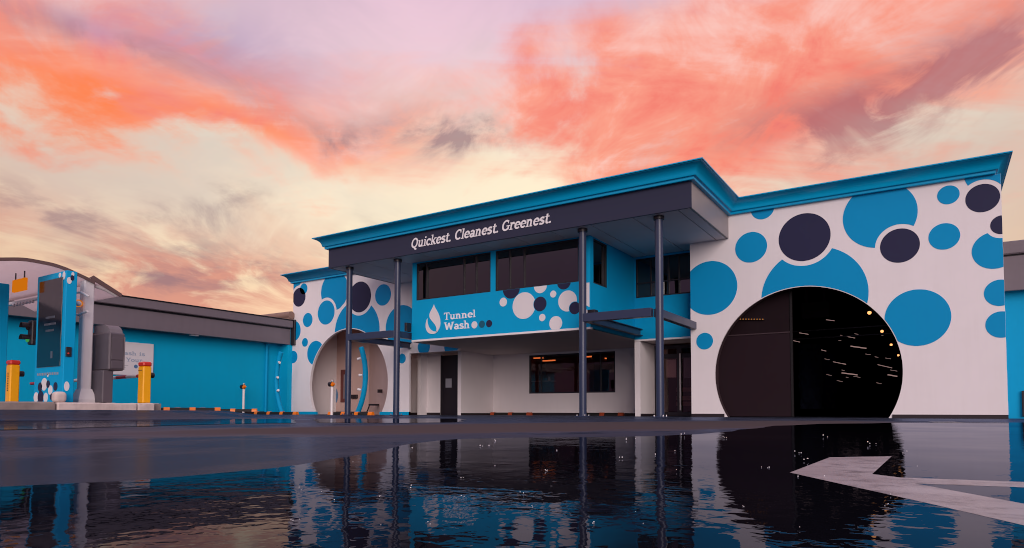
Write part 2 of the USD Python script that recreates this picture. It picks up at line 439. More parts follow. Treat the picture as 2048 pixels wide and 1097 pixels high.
def slab_yz(poly, x0, t):
    """Polygon in (y, z), from x0 to x0 + t."""
    m = extr(poly, t)
    v = m.vertices.copy()
    m.vertices = np.stack([x0 + v[:, 2], v[:, 0], v[:, 1]], 1)
    return m


def sheet(poly, z, cell=None):
    """Flat sheet of a polygon in (x, y) at height z."""
    out = []
    for q in getattr(poly, 'geoms', [poly]):
        v, f = trimesh.creation.triangulate_polygon(q, engine='earcut')
        m = trimesh.Trimesh(np.column_stack([v, np.full(len(v), z)]), f)
        if m.face_normals[:, 2].sum() < 0:
            m.invert()
        out.append(m)
    return trimesh.util.concatenate(out)


def cyl(p, q, r, n=20, r2=None):
    p, q = np.asarray(p, float), np.asarray(q, float)
    L = np.linalg.norm(q - p)
    r2 = r if r2 is None else r2
    a = np.linspace(0, 2 * np.pi, n, endpoint=False)
    ring = np.stack([np.cos(a), np.sin(a)], 1)
    w = (q - p) / L
    s = np.cross(w, [0, 0, 1.0]) if abs(w[2]) < 0.9 else np.cross(w, [1.0, 0, 0])
    s /= np.linalg.norm(s); t = np.cross(w, s)
    v = np.vstack([p + r * (ring[:, :1] * s + ring[:, 1:] * t), q + r2 * (ring[:, :1] * s + ring[:, 1:] * t), p, q])
    f = []
    for i in range(n):
        j = (i + 1) % n
        f += [(i, j, n + j), (i, n + j, n + i), (2 * n, j, i), (2 * n + 1, n + i, n + j)]
    m = trimesh.Trimesh(v, f, process=False)
    if m.volume < 0:
        m.invert()
    return m


def tube(pts, r, n=12):
    """Round tube along a polyline."""
    P = np.asarray(pts, float)
    T = np.gradient(P, axis=0); T /= np.linalg.norm(T, axis=1, keepdims=True)
    ref = np.array([0, 1.0, 0]) if abs(T[0][1]) < 0.8 else np.array([1.0, 0, 0])
    a = np.linspace(0, 2 * np.pi, n, endpoint=False)
    v, f = [], []
    for c, t in zip(P, T):
        s = np.cross(t, ref); s /= np.linalg.norm(s); q = np.cross(t, s)
        v += [c + r * (math.cos(k) * s + math.sin(k) * q) for k in a]
    m = len(P)
    for i in range(m - 1):
        for k in range(n):
            j = (k + 1) % n
            f += [(i * n + k, i * n + j, (i + 1) * n + j), (i * n + k, (i + 1) * n + j, (i + 1) * n + k)]
    v += [P[0], P[-1]]
    for k in range(n):
        j = (k + 1) % n
        f += [(m * n, j, k), (m * n + 1, (m - 1) * n + k, (m - 1) * n + j)]
    M = trimesh.Trimesh(np.array(v), f, process=False)
    if M.volume < 0:
        M.invert()
    return M


def ball(c, r, sub=2, s=(1, 1, 1)):
    m = trimesh.creation.icosphere(sub, r); m.apply_scale(s); m.apply_translation(c)
    return m


def miter(path, d):
    """Open polyline moved by d to its right."""
    P = np.asarray(path, float); out = []
    n = [np.array([(b - a)[1], -(b - a)[0]]) / np.linalg.norm(b - a) for a, b in zip(P[:-1], P[1:])]
    for i, p in enumerate(P):
        if i == 0:
            out.append(p + d * n[0])
        elif i == len(P) - 1:
            out.append(p + d * n[-1])
        else:
            k = n[i - 1] + n[i]; k /= np.linalg.norm(k)
            out.append(p + d / np.dot(k, n[i]) * k)
    return np.array(out)


def sweep_profile(path, prof):
    """Profile of (out, z) points swept along a mitred plan path."""
    rings = np.array([np.column_stack([miter(path, o), np.full(len(path), z)]) for o, z in prof])
    k, m = len(prof), len(path)
    v = rings.reshape(-1, 3); f = []
    for i in range(k):
        i2 = (i + 1) % k
        for j in range(m - 1):
            a, b, c, d = i * m + j, i * m + j + 1, i2 * m + j + 1, i2 * m + j
            f += [(a, b, c), (a, c, d)]
    cap = Polygon(prof)
    tv, tf = trimesh.creation.triangulate_polygon(cap, engine='earcut')
    idx = [int(np.argmin([np.hypot(o - a[0], z - a[1]) for o, z in prof])) for a in tv]
    for t in tf:
        t = [idx[q] for q in t]
        f.append(tuple(t[q] * m for q in (0, 1, 2))); f.append(tuple(t[q] * m + m - 1 for q in (2, 1, 0)))
    M = trimesh.Trimesh(v, f, process=False)
    trimesh.repair.fix_normals(M)
    if M.volume < 0:
        M.invert()
    return M


def disc(x, z, r, n=72):
    a = np.linspace(0, 2 * np.pi, n, endpoint=False)
    return Polygon(np.column_stack([x + r * np.cos(a), z + r * np.sin(a)]))


# ---------------------------------------------------------------- slab-serif lettering (strokes)
def arc(cx, cy_, rx, ry, a0, a1, n=20):
    t = np.radians(np.linspace(a0, a1, n))
    return [(cx + rx * math.cos(k), cy_ + ry * math.sin(k)) for k in t]


W_ = 0.085  # half stroke


def st(*pts, w=W_):
    return LineString(pts).buffer(w, cap_style=2, join_style=1)


def sf(x, y, half, t=0.045):
    return sbox(x - half, y - t if y > 0.05 else y, x + half, y + t if y <= 0.05 else y + 0.0 if y > 0.9 else y + t)


def bar(x0, x1, y0, y1):
    return sbox(x0, y0, x1, y1)


T = 0.085
GLYPH = {
    'Q': (0.92, lambda: [st(*arc(.44, .5, .35, .44, 0, 360, 48)), st((.45, .06), (.58, -.12), (.78, -.17))]),
    'C': (0.78, lambda: [st(*arc(.44, .5, .35, .44, 48, 312, 40)), bar(.62, .70, .66, .96), ]),
    'G': (0.88, lambda: [st(*arc(.44, .5, .35, .44, 48, 330, 40)), bar(.66, .80, .08, .48), bar(.50, .90, .40, .40 + T), bar(.62, .70, .68, .96)]),
    'T': (0.80, lambda: [bar(.33, .47, 0, 1), bar(.04, .76, .90, 1), bar(.2, .6, 0, T), bar(.04, .11, .72, 1), bar(.69, .76, .72, 1)]),
    'W': (1.24, lambda: [st((.14, .97), (.37, .03)), st((.37, .03), (.62, .9)), st((.62, .9), (.87, .03)), st((.87, .03), (1.10, .97)), bar(-.02, .32, 1 - T, 1), bar(.92, 1.26, 1 - T, 1), bar(.30, .44, 0, .1), bar(.80, .94, 0, .1)]),
    'u': (0.74, lambda: [bar(.10, .24, .2, .7), st(*([(.17, .25)] + arc(.335, .23, .165, .165, 180, 290, 12) + [(.53, .22)])), bar(.47, .61, 0, .7), bar(.0, .17, .7 - T, .7), bar(.38, .54, .7 - T, .7), bar(.54, .72, 0, T)]),
    'i': (0.38, lambda: [bar(.12, .26, 0, .7), bar(.02, .19, .7 - T, .7), bar(.02, .36, 0, T), disc(.19, .9, .095, 20)]),
    'c': (0.58, lambda: [st(*arc(.33, .35, .25, .285, 45, 315, 30)), disc(.50, .53, .085, 16)]),
    'k': (0.74, lambda: [bar(.10, .24, 0, 1.02), bar(.0, .17, 1.02 - T, 1.02), bar(.0, .34, 0, T), st((.22, .30), (.56, .66), w=.06), st((.32, .40), (.60, .03)), bar(.46, .72, .7 - T, .7), bar(.48, .74, 0, T)]),
    'e': (0.64, lambda: [st(*arc(.33, .35, .25, .285, 0, 320, 36)), bar(.1, .62, .32, .32 + T)]),
    's': (0.56, lambda: [st(*(arc(.29, .505, .17, .13, 30, 270, 20) + arc(.29, .20, .19, .14, 90, -150, 20))), bar(.42, .48, .52, .7), bar(.06, .12, 0, .18)]),
    't': (0.48, lambda: [st(*([(.21, .9), (.21, .22)] + arc(.345, .21, .135, .14, 180, 320, 12))), bar(.02, .46, .7 - T, .7)]),
    'l': (0.38, lambda: [bar(.12, .26, 0, 1.02), bar(.02, .19, 1.02 - T, 1.02), bar(.02, .36, 0, T)]),
    'a': (0.66, lambda: [st(*(arc(.30, .43, .2, .20, 150, 0, 14) + [(.50, .08)])), st(*arc(.30, .2, .2, .14, 0, 360, 28)), bar(.46, .66, 0, T)]),
    'n': (0.78, lambda: [bar(.10, .24, 0, .7), st(*([(.17, .42)] + arc(.35, .44, .18, .19, 160, 0, 14) + [(.53, 0)])), bar(.0, .17, .7 - T, .7), bar(.0, .34, 0, T), bar(.42, .70, 0, T)]),
    'r': (0.54, lambda: [bar(.10, .24, 0, .7), st(*([(.17, .40)] + arc(.38, .42, .21, .21, 170, 70, 10))), bar(.0, .17, .7 - T, .7), bar(.0, .36, 0, T), disc(.46, .57, .085, 16)]),
    'h': (0.78, lambda: [bar(.10, .24, 0, 1.02), st(*([(.17, .42)] + arc(.35, .44, .18, .19, 160, 0, 14) + [(.53, 0)])), bar(.0, .17, 1.02 - T, 1.02), bar(.0, .34, 0, T), bar(.42, .70, 0, T)]),
    '.': (0.30, lambda: [disc(.13, .09, .1, 20)]),
    'g': (0.66, lambda: [st(*arc(.31, .37, .21, .24, 0, 360, 30)), st(*([(.52, .66), (.52, -.05)] + arc(.33, -.06, .19, .17, 0, -150, 14)))]),
    'Y': (0.86, lambda: [st((.12, .97), (.43, .45)), st((.74, .97), (.43, .45)), bar(.36, .5, 0, .5), bar(-.02, .28, 1 - T, 1), bar(.58, .88, 1 - T, 1), bar(.24, .62, 0, T)]),
    'o': (0.68, lambda: [st(*arc(.33, .35, .25, .285, 0, 360, 36))]),
    ' ': (0.36, lambda: []),
}


def word(text, italic=0.0):
    """[(letter, polygon)] in units of the cap height, starting at the origin, and the width."""
    x, out = 0.0, []
    for ch in text:
        adv, fn = GLYPH[ch]
        s = fn()
        if s:
            p = unary_union(s)
            p = affinity.affine_transform(p, [1, italic, 0, 1, x, 0])
            out.append((ch, p))
        x += adv
    return out, x


def place_word(text, x0, x1, z0, cap, italic=0.0):
    """Polygons in (x, z) of a word that spans x0..x1 with its baseline at z0."""
    ws, width = word(text, italic)
    allp = unary_union([p for _, p in ws])
    b = allp.bounds
    sx = (x1 - x0) / (b[2] - b[0])
    return [affinity.affine_transform(p, [sx, 0, 0, cap, x0 - b[0] * sx, z0]) for _, p in ws]



# ================================================================ GROUND
def ground_z(x, y):
    s = lambda t: np.clip(t, 0, 1) ** 2 * (3 - 2 * np.clip(t, 0, 1))
    return 0.16 * s((-11.8 - x) / 3.4) * s((20.0 - y) / 3.0) * s((y + 6) / 4.0) * s((-x - 1.36 * np.maximum(y, 0)) / 2.5)


def make_ground():
    xs = np.unique(np.concatenate([np.linspace(-900, -40, 12), np.linspace(-40, 12, 131), np.linspace(12, 900, 12)]))
    ys = np.unique(np.concatenate([np.linspace(-900, -10, 10), np.linspace(-10, 30, 101), np.linspace(30, 900, 10)]))
    X, Y = np.meshgrid(xs, ys)
    Z = ground_z(X, Y)
    v = np.column_stack([X.ravel(), Y.ravel(), Z.ravel()])
    w = len(xs); f = []
    i, j = np.meshgrid(np.arange(len(ys) - 1), np.arange(w - 1), indexing='ij')
    a = (i * w + j).ravel()
    f = np.vstack([np.column_stack([a, a + 1, a + w + 1]), np.column_stack([a, a + w + 1, a + w])])
    single('asphalt_ground', trimesh.Trimesh(v, f, process=False), 'asphalt', 'wet dark asphalt yard in front of the wash building', None, kind='structure', smooth=True)


def ragged(pts, amp, seed, step=0.12):
    """A ground outline with an uneven edge; the unevenness is larger farther out."""
    P = Polygon(pts).exterior
    n = max(40, int(P.length / step)); out = []
    for k in range(n):
        p = P.interpolate(k / n, normalized=True)
        r = math.hypot(p.x, p.y)
        q = np.array([p.x, p.y, 0.0])
        o = np.array([meshkit.fbm(q * 1.1 + 7, 4, seed), meshkit.fbm(q * 1.1 + 31, 4, seed + 5)]) - 0.5
        out.append((p.x + o[0] * amp * min(1, r / 3), p.y + o[1] * amp * min(1, r / 3)))
    return Polygon(out).buffer(0)


make_ground()
main_puddle = ragged([(-1.6, -0.6), (-1.5, 0.30), (-1.454, 0.517), (-1.397, 0.617), (-1.344, 0.732), (-1.343, 0.875), (-1.357, 1.087), (-1.457, 1.305), (-1.649, 1.655), (-1.944, 2.194), (-2.099, 2.673),
                      (-1.932, 2.999), (-1.594, 3.385), (-1.423, 3.705), (-1.291, 4.243), (-1.324, 5.404), (-1.45, 7.4), (-1.20, 9.2), (-0.40, 11.0), (1.3, 13.0), (4.5, 13.5), (6.0, 6.0), (4.0, -0.6)], 0.16, 3)
arrow = Polygon([(-0.291, 1.641), (-0.286, 2.277), (-0.127, 2.445), (-0.128, 1.708), (-0.071, 1.651), (0.144, 1.688), (0.40, 1.73), (0.40, 1.60), (0.133, 1.565), (-0.041, 1.529), (0.108, 1.283), (0.26, 1.03), (0.22, 0.80), (0.087, 1.035), (-0.013, 1.202)]).buffer(0)
single('puddle', sheet(main_puddle.difference(arrow.buffer(-0.0008)), 0.0015), 'water', 'large still puddle reflecting the building across the front of the yard', kind='structure')
p2 = ragged([(-10.9, 3.4), (-10.6, 4.62), (-10.64, 5.77), (-10.39, 8.31), (-6.4, 5.19), (-6.45, 4.31), (-6.1, 3.31), (-5.83, 2.57), (-5.51, 1.77), (-7.5, 1.6)], 0.35, 11)
single('puddle', sheet(p2, 0.004), 'water', 'shallow far puddle in front of the kerbed island', kind='structure')
p3 = ragged([(-9.78, 8.33), (-9.26, 9.56), (-8.22, 10.7), (-5.37, 7.17), (-5.49, 6.01), (-6.46, 5.62)], 0.35, 17)
single('puddle', sheet(p3, 0.004), 'water', 'thin far puddle in front of the round pale doorway', kind='structure')
single('painted_arrow', sheet(arrow, 0.0017), 'road_paint', 'worn white arrow painted on the wet asphalt, half under water', 'road marking')
single('painted_dash', sheet(Polygon([(-0.02, 11.6), (0.36, 11.9), (0.20, 12.5), (-0.14, 12.2)]), 0.005), 'road_paint', 'short white painted dash before the white bubble wall', 'road marking')

# ================================================================ MAIN BUILDING
YW, YF, YB = 21.17, 17.38, 18.45      # bubble walls, canopy fascia, upper storey
ZS, ZT = 5.67, 6.40                   # canopy soffit, underside of the cornice
B = thing('tunnel_wash_building', 'white and blue car wash building with bubble murals, round openings and a columned canopy', 'building', (-12.4, 21.17, 0))

# --- bubble walls
ringw = 0.16


def bubbles(parent, wall, items, y):
    """items: (x, z, r, colour); navy and marked blue ones push a white ring into the blue behind them."""
    for k, (x, z, r, colour) in enumerate(items):
        p = disc(x, z, r).intersection(wall)
        for (x2, z2, r2, c2) in items[k + 1:]:
            if colour == 'navy_paint' and c2 != 'navy_paint':
                continue
            p = p.difference(disc(x2, z2, r2 + ringw * (0.55 + 0.5 * min(1, r2))))
        if p.is_empty or p.area < 1e-3:
            continue
        part(parent, 'bubble', slab_xz(p, y - 0.006, 0.006), colour, 'navy painted bubble' if colour == 'navy_paint' else 'blue painted bubble')


RX0, RX1 = -6.71, 1.53
open_r = disc(-3.36, 1.33, 2.58, 120)
wall_r_full = sbox(RX0, 0.0, RX1, ZT)
wall_r = wall_r_full.difference(open_r)
wr = part(B, 'wall', slab_xz(wall_r, YW, 0.05), 'white_render', 'white wall with large blue and navy bubbles around the dark round opening')
bl, nv = 'bubble_blue', 'navy_paint'
bubbles(wr, wall_r.difference(open_r.buffer(0.02)).buffer(-0.003), [
    (-4.42, 6.48, .35, bl), (-1.26, 5.75, .93, bl), (-0.78, 4.81, .48, nv), (-3.03, 3.61, 1.46, bl), (-3.24, 5.40, .72, nv), (-4.78, 5.30, .48, bl), (-0.41, 2.76, .78, bl), (0.26, 4.92, .36, bl), (-6.26, 2.44, .27, bl),
    (0.38, 6.04, .255, bl), (1.37, 6.52, .63, bl), (1.13, 5.82, .375, nv), (1.35, 4.40, .49, bl), (1.52, 5.05, .245, nv), (1.44, 3.27, .345, bl), (1.45, 2.44, .345, bl), (-6.08, 4.15, .87, bl)], YW)
for m in (bx(RX0, -3.36 - 2.30, YW - 0.02, YW + 0.1, 0, 0.10), bx(-3.36 + 2.30, RX1, YW - 0.02, YW + 0.1, 0, 0.10)):
    part(wr, 'plinth', m, 'plinth_dark', 'black strip along the wall foot')
part(wr, 'opening_liner', slab_xz(disc(-3.36, 1.33, 2.70, 120).difference(disc(-3.36, 1.33, 2.575, 120)).intersection(sbox(-9, 0, 3, 9)), YW + 0.052, 0.24), 'tunnel_lining')
LX0 = -26.41
open_l = disc(-22.58, 1.40, 2.53, 120)
notch = sbox(-18.84, -1, -10, 2.62)
wall_l_full = sbox(LX0, 0.0, -16.2, ZT).difference(notch)
wall_l = wall_l_full.difference(open_l)
wl = part(B, 'wall', slab_xz(wall_l, YW, 0.10), 'white_render', 'white wall with blue and navy bubbles around the pale round doorway')
bubbles(wl, wall_l.difference(open_l.buffer(0.02)).buffer(-0.003), [
    (-26.3, 6.45, .62, bl), (-25.98, 5.69, .46, nv), (-25.66, 6.07, .265, bl), (-23.51, 5.75, .91, bl), (-24.05, 4.79, .57, bl), (-22.02, 3.77, 1.42, bl), (-21.85, 5.32, .70, nv), (-20.42, 5.28, .475, bl), (-25.33, 4.53, .34, bl),
    (-26.33, 4.06, .5, bl), (-25.5, 3.46, .21, bl), (-24.74, 2.91, .58, bl), (-26.33, 2.79, .30, bl), (-19.26, 2.42, .21, bl), (-19.30, 3.80, .93, bl), (-18.05, 2.86, .33, bl), (-16.6, 2.8, .36, bl)], YW)
for m in (bx(LX0, -22.58 - 2.05, YW - 0.02, YW + 0.1, 0, 0.13), bx(-22.58 + 2.05, -18.84, YW - 0.02, YW + 0.1, 0, 0.13)):
    part(wl, 'plinth', m, 'blue_paint', 'blue strip along the wall foot')
part(wl, 'opening_rim', slab_xz(disc(-22.58, 1.40, 2.54, 120).difference(disc(-22.58, 1.40, 2.515, 120)).intersection(sbox(-30, 0, -10, 9)), YW - 0.006, 0.13), 'white_render')

part(B, 'wall', bx(RX1 - 0.12, RX1 - 0.004, YW + 0.055, 46, 0, ZT - 0.01), 'white_render', 'white end wall of the building')
part(B, 'wall', bx(LX0 + 0.004, LX0 + 0.12, YW + 0.105, 30, 0, ZT - 0.01), 'white_render', 'white end wall of the building')

# --- cornice all round the roof edge
plan = [(LX0, 30.0), (LX0, YW), (-19.66, YW), (-19.66, YF), (-5.46, YF), (-5.46, YW), (RX1 - 0.22, YW), (RX1 - 0.22, 30.0)]
plan = plan[::-1]
prof = [(-0.25, 6.40), (0.10, 6.40), (0.11, 6.415), (0.11, 6.475), (0.165, 6.49), (0.175, 6.51), (0.185, 6.555), (0.205, 6.61), (0.24, 6.665), (0.29, 6.71), (0.35, 6.745), (0.40, 6.76), (0.41, 6.775), (0.45, 6.78), (0.45, 6.81), (-0.25, 6.81)]
if np.dot(miter(plan, 1.0)[3] - np.array(plan[3]), [0, 1]) > 0:
    plan = plan[::-1]
part(B, 'cornice', sweep_profile(plan, prof), 'cornice_blue', 'moulded blue cornice along the whole roof edge', smooth=25)

# --- canopy
ff = part(B, 'fascia_panel', bx(-19.66, -5.46, YF, YF + 0.06, ZS, ZT, 0.006), 'fascia_grey', 'dark grey fascia with white lettering')
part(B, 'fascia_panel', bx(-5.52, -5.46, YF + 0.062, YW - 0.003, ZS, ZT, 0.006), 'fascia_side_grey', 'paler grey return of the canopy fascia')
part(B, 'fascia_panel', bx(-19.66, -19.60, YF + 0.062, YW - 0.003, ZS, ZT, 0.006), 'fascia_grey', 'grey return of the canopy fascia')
for text, x0, x1, z0 in (('Quickest.', -15.42, -13.68, 5.885), ('Cleanest.', -13.49, -11.75, 5.905), ('Greenest.', -11.59, -9.80, 5.92)):
    for p in place_word(text, x0, x1, z0, 0.335, 0.20):
        part(ff, 'letter', slab_xz(p, YF - 0.010, 0.010), 'letter_white')
edges = [-19.595] + [x for x in np.arange(-19.15, -5.6, 1.33)] + [-5.525]
edges = [-19.595] + [-5.85 - 1.33 * k for k in range(10, -1, -1)] + [-5.525]
for a, b in zip(edges[:-1], edges[1:]):
    part(B, 'soffit_panel', bx(a + 0.014, b - 0.014, YF + 0.065, YW if (b > -5.8 or b < -18.8 or a > -6.8) else 22.0 - 0.003, ZS + 0.004, ZS + 0.03, 0.004), 'soffit_lining')
part(B, 'roof_deck', [bx(-19.5, -5.6, YF + 0.1, 30, 6.42, 6.46), bx(LX0 + 0.05, -19.55, YW + 0.29, 30, 6.42, 6.46), bx(-5.55, RX1 - 0.05, YW + 0.29, 46.4, 6.42, 6.46), bx(-19.58, -5.54, YF + 0.07, 25, ZS + 0.04, ZS + 0.07)], 'roof_grey')

for x in (-18.85, -16.38, -8.90, -6.50):
    col = part(B, 'column', cyl((x, 17.72, 0), (x, 17.72, 5.58), 0.112, 32), 'steel_navy', 'round dark steel column', smooth=40)
    part(col, 'column_cap', cyl((x, 17.72, 5.58), (x, 17.72, ZS + 0.003), 0.150, 24), 'frame_dark', smooth=40)
    part(col, 'base_plate', bx(x - 0.17, x + 0.17, 17.55, 17.89, 0.0, 0.03, 0.005), 'steel_navy')
    for bxx in (-0.13, 0.13):
        for byy in (-0.13, 0.13):
            part(col, 'bolt', cyl((x + bxx, 17.72 + byy, 0.03), (x + bxx, 17.72 + byy, 0.07), 0.018, 8), 'steel_bright')


def ibeam(p, q, z0, z1, w=0.10):
    """I-section beam between two plan points."""
    h = z1 - z0
    sec = unary_union([sbox(-w, 0, w, 0.022), sbox(-w, h - 0.022, w, h), sbox(-0.012, 0, 0.012, h)])
    p, q = np.array(p, float), np.array(q, float)
    L = np.linalg.norm(q - p); t = (q - p) / L; n = np.array([t[1], -t[0]])
    m = extr(sec, L); v = m.vertices.copy()
    m.vertices = np.column_stack([p[0] + t[0] * v[:, 2] + n[0] * v[:, 0], p[1] + t[1] * v[:, 2] + n[1] * v[:, 0], z0 + v[:, 1]])
    if m.volume < 0:
        m.invert()
    return m


for xa, xb, back_a, back_b in ((-18.85, -16.62, YW - 0.004, YB + 0.4), (-8.90, -6.72, 21.99, YW - 0.004)):
    part(B, 'beam', bx(xa + 0.02, xb, 17.62, 17.82, 2.84, 3.09, 0.008), 'steel_navy', 'dark steel box beam between two columns')
    part(B, 'beam', ibeam((xa + 0.02 if xa < -10 else xa + 0.12, 17.83), (xa + 0.02 if xa < -10 else xa + 0.12, back_a), 2.84, 3.08), 'steel_navy', 'dark I-section beam running back to the wall')
    part(B, 'beam', bx(xb - 0.0 + 0.005, xb + 0.205, 17.83 if xb > -10 else 17.6, back_b, 2.845, 3.075, 0.006), 'steel_navy', 'dark steel beam running back to the wall')
    part(B, 'beam_bracket', bx(xb + 0.206, xb + 0.30 - 0.02, 17.64, 17.80, 2.88, 3.05, 0.004), 'frame_dark')
part(B, 'beam_bracket', bx(-8.86, -8.62, 17.95, 18.2, 3.1, 3.24, 0.004), 'frame_dark')
part(B, 'beam_bracket', bx(-16.46, -16.34, 18.2, 18.44, 3.1, 3.42, 0.004), 'frame_dark')


# --- windows
def window_xz(parent, x0, x1, z0, z1, y, splits, zsplit=None, glass='glass_dark', fw_=0.05, mw=0.045, name='window', label=None, depth=0.09):
    """Window in a wall that faces -y: one frame, its panes as sub-parts."""
    xs = [x0] + list(splits) + [x1]
    cells = []
    for a, b in zip(xs[:-1], xs[1:]):
        zz = [z0] + ([zsplit] if zsplit else []) + [z1]
        for c, d in zip(zz[:-1], zz[1:]):
            cells.append((a + (fw_ if a == x0 else mw / 2), b - (fw_ if b == x1 else mw / 2), c + (fw_ if c == z0 else mw / 2), d - (fw_ if d == z1 else mw / 2)))
    fr = sbox(x0, z0, x1, z1).difference(unary_union([sbox(a, c, b, d) for a, b, c, d in cells]))
    w = part(parent, name, slab_xz(fr, y, depth), 'frame_dark', label)
    for a, b, c, d in cells:
        part(w, 'pane', bx(a - 0.004, b + 0.004, y + 0.04, y + 0.048, c - 0.004, d + 0.004), glass)
    return w


def window_yz(parent, y0, y1, z0, z1, x, splits, glass='glass_dark', fw_=0.05, label=None):
    ys = [y0] + list(splits) + [y1]
    cells = [(a + (fw_ if a == y0 else 0.022), b - (fw_ if b == y1 else 0.022), z0 + fw_, z1 - fw_) for a, b in zip(ys[:-1], ys[1:])]
    fr = sbox(y0, z0, y1, z1).difference(unary_union([sbox(a, c, b, d) for a, b, c, d in cells]))
    w = part(parent, 'window', slab_yz(fr, x - 0.09, 0.09), 'frame_dark', label)
    for a, b, c, d in cells:
        part(w, 'pane', bx(x - 0.048, x - 0.04, a - 0.004, b + 0.004, c - 0.004, d + 0.004), glass)
    return w


BX0, BX1, ZB = -16.32, -9.0, 2.72
front = sbox(BX0, ZB + 0.07, BX1, ZS - 0.002).difference(unary_union([sbox(-16.12, 4.25, -12.78, 5.63), sbox(-12.58, 4.25, -9.40, 5.63)]))
bf = part(B, 'wall', slab_xz(front, YB, 0.14), 'blue_paint', 'bright blue upper front with the white drop logo and bubbles')
part(bf, 'bottom_trim', bx(BX0, BX1 + 0.006, YB - 0.012, YB + 0.14, ZB, ZB + 0.068, 0.004), 'white_metal')
window_xz(B, -16.12, -12.78, 4.25, 5.63, YB + 0.02, [-15.66, -13.95, -13.42], label='left upper window of the blue front')
window_xz(B, -12.58, -9.40, 4.25, 5.63, YB + 0.02, [-12.02, -11.45], label='right upper window of the blue front')
panel_area = front.buffer(-0.004)
marks = [(-11.93, 4.28, .34, nv), (-9.93, 4.30, .25, nv), (-10.80, 4.26, .245, 'panel_white'), (-12.25, 3.85, .15, 'panel_white'), (-11.43, 3.66, .445, 'panel_white'), (-10.81, 3.66, .24, nv), (-10.32, 3.94, .112, 'panel_white'),
         (-9.80, 3.67, .335, 'panel_white'), (-9.54, 3.42, .195, nv), (-10.73, 3.21, .12, 'panel_white'), (-10.23, 2.985, .235, 'panel_white'), (-9.17, 3.28, .075, 'panel_white')]
for k, (x, z, r, c) in enumerate(marks):
    p = disc(x, z, r, 48).intersection(panel_area)
    for x2, z2, r2, c2 in marks[k + 1:]:
        p = p.difference(disc(x2, z2, r2 + 0.018, 48))
    part(bf, 'bubble', slab_xz(p, YB - 0.005, 0.005), c, 'navy painted bubble' if c == nv else 'white painted bubble')
part(bf, 'bubble', slab_xz(Polygon([(-9.22, 4.18), (-9.03, 4.18), (-9.03, 3.41), (-9.22, 3.52)]), YB - 0.005, 0.005), 'panel_white', 'cut white patch at the corner')
# drop logo
def bez(p0, p1, p2, p3, n=14):
    t = np.linspace(0, 1, n)[:, None]
    p0, p1, p2, p3 = map(np.array, (p0, p1, p2, p3))
    return ((1 - t) ** 3 * p0 + 3 * (1 - t) ** 2 * t * p1 + 3 * (1 - t) * t ** 2 * p2 + t ** 3 * p3).tolist()
# coordinates in a 1 x 1.75 box
drop_main = Polygon(bez((.56, 1.75), (.62, 1.45), (1.0, 1.15), (1.0, .58)) + bez((1.0, .58), (1.0, .28), (.86, .10), (.70, .02), 8) + bez((.70, .02), (.92, .50), (.28, .72), (.26, 1.08)) + bez((.26, 1.08), (.26, 1.3), (.50, 1.50), (.56, 1.75)))
drop_crescent = Polygon(bez((.13, .93), (-.06, .62), (-.05, -.06), (.52, -.06)) + bez((.52, -.06), (.66, -.06), (.80, .02), (.86, .12), 8) + bez((.86, .12), (.62, .0), (.12, .16), (.13, .93)))
for d in (drop_main, drop_crescent):
    part(bf, 'drop_logo', slab_xz(affinity.affine_transform(d.buffer(0), [.70, 0, 0, .60, -15.66, 2.99]), YB - 0.014, 0.014), 'panel_white', 'white water drop emblem')
for text, x0, x1, z0, cap in (('Tunnel', -14.80, -13.40, 3.43, .255), ('Wash', -14.80, -13.66, 3.06, .275)):
    for p in place_word(text, x0, x1, z0, cap, 0.0):
        part(bf, 'letter', slab_xz(p, YB - 0.008, 0.008), 'letter_white')
for x, c in ((-13.45, 'panel_white'), (-13.13, 'logo_teal'), (-12.83, nv)):
    part(bf, 'dot', slab_xz(disc(x, 3.16, 0.125, 32), YB - 0.008, 0.008), c)
side = sbox(YB + 0.142, ZB, 22.0, ZS - 0.002).difference(sbox(YB + 0.22, 4.2, 19.72, 5.63))
part(B, 'wall', slab_yz(side, BX1 - 0.14, 0.14), 'blue_paint', 'blue side of the projecting upper storey')
window_yz(B, YB + 0.22, 19.72, 4.2, 5.63, BX1 - 0.02, [19.5], label='narrow corner window in the blue side')
part(B, 'wall', slab_yz(sbox(YB + 0.142, ZB, YW - 0.004, ZS - 0.002), BX0, 0.14), 'blue_paint', 'blue left side of the projecting upper storey')
rec = sbox(BX1 + 0.002, 2.72, RX0 + 0.3, ZS - 0.002).difference(sbox(-8.94, 4.2, -6.72, 5.60))
part(B, 'wall', slab_xz(rec, 22.0, 0.16), 'blue_paint', 'recessed blue wall under the canopy')
window_xz(B, -8.94, -6.72, 4.2, 5.60, 22.02, [-8.40, -7.75, -7.38], zsplit=4.72, label='upper window in the recessed blue wall')
part(B, 'bottom_trim', bx(BX1 + 0.002, RX0 + 0.25, 21.985, 22.1, 2.655, 2.717, 0.004), 'white_metal')
# ceiling over the ground floor recess, and the upper floor behind the windows
part(B, 'recess_ceiling', bx(BX0 + 0.0, BX1, YB + 0.142, 24.9, 2.715, 2.76), 'shaded_white')
part(B, 'recess_ceiling', bx(-20.6, BX0 - 0.003, YW + 0.29, 24.9, 2.715, 2.76), 'shaded_white')
part(B, 'recess_ceiling', bx(BX1 + 0.01, RX0 + 0.3, 22.17, 23.6, 2.66, 2.70), 'shaded_white')
part(B, 'upper_room', [bx(BX0 + 0.16, BX1 - 0.16, 24.0, 24.1, 2.8, 5.6), bx(-13.4, -13.3, 20.5, 23.99, 2.8, 5.6), bx(-9.0, -6.45, 25.0, 25.1, 2.8, 5.6), bx(-6.42, -6.32, 22.2, 25, 2.8, 5.6)], 'room_dark')

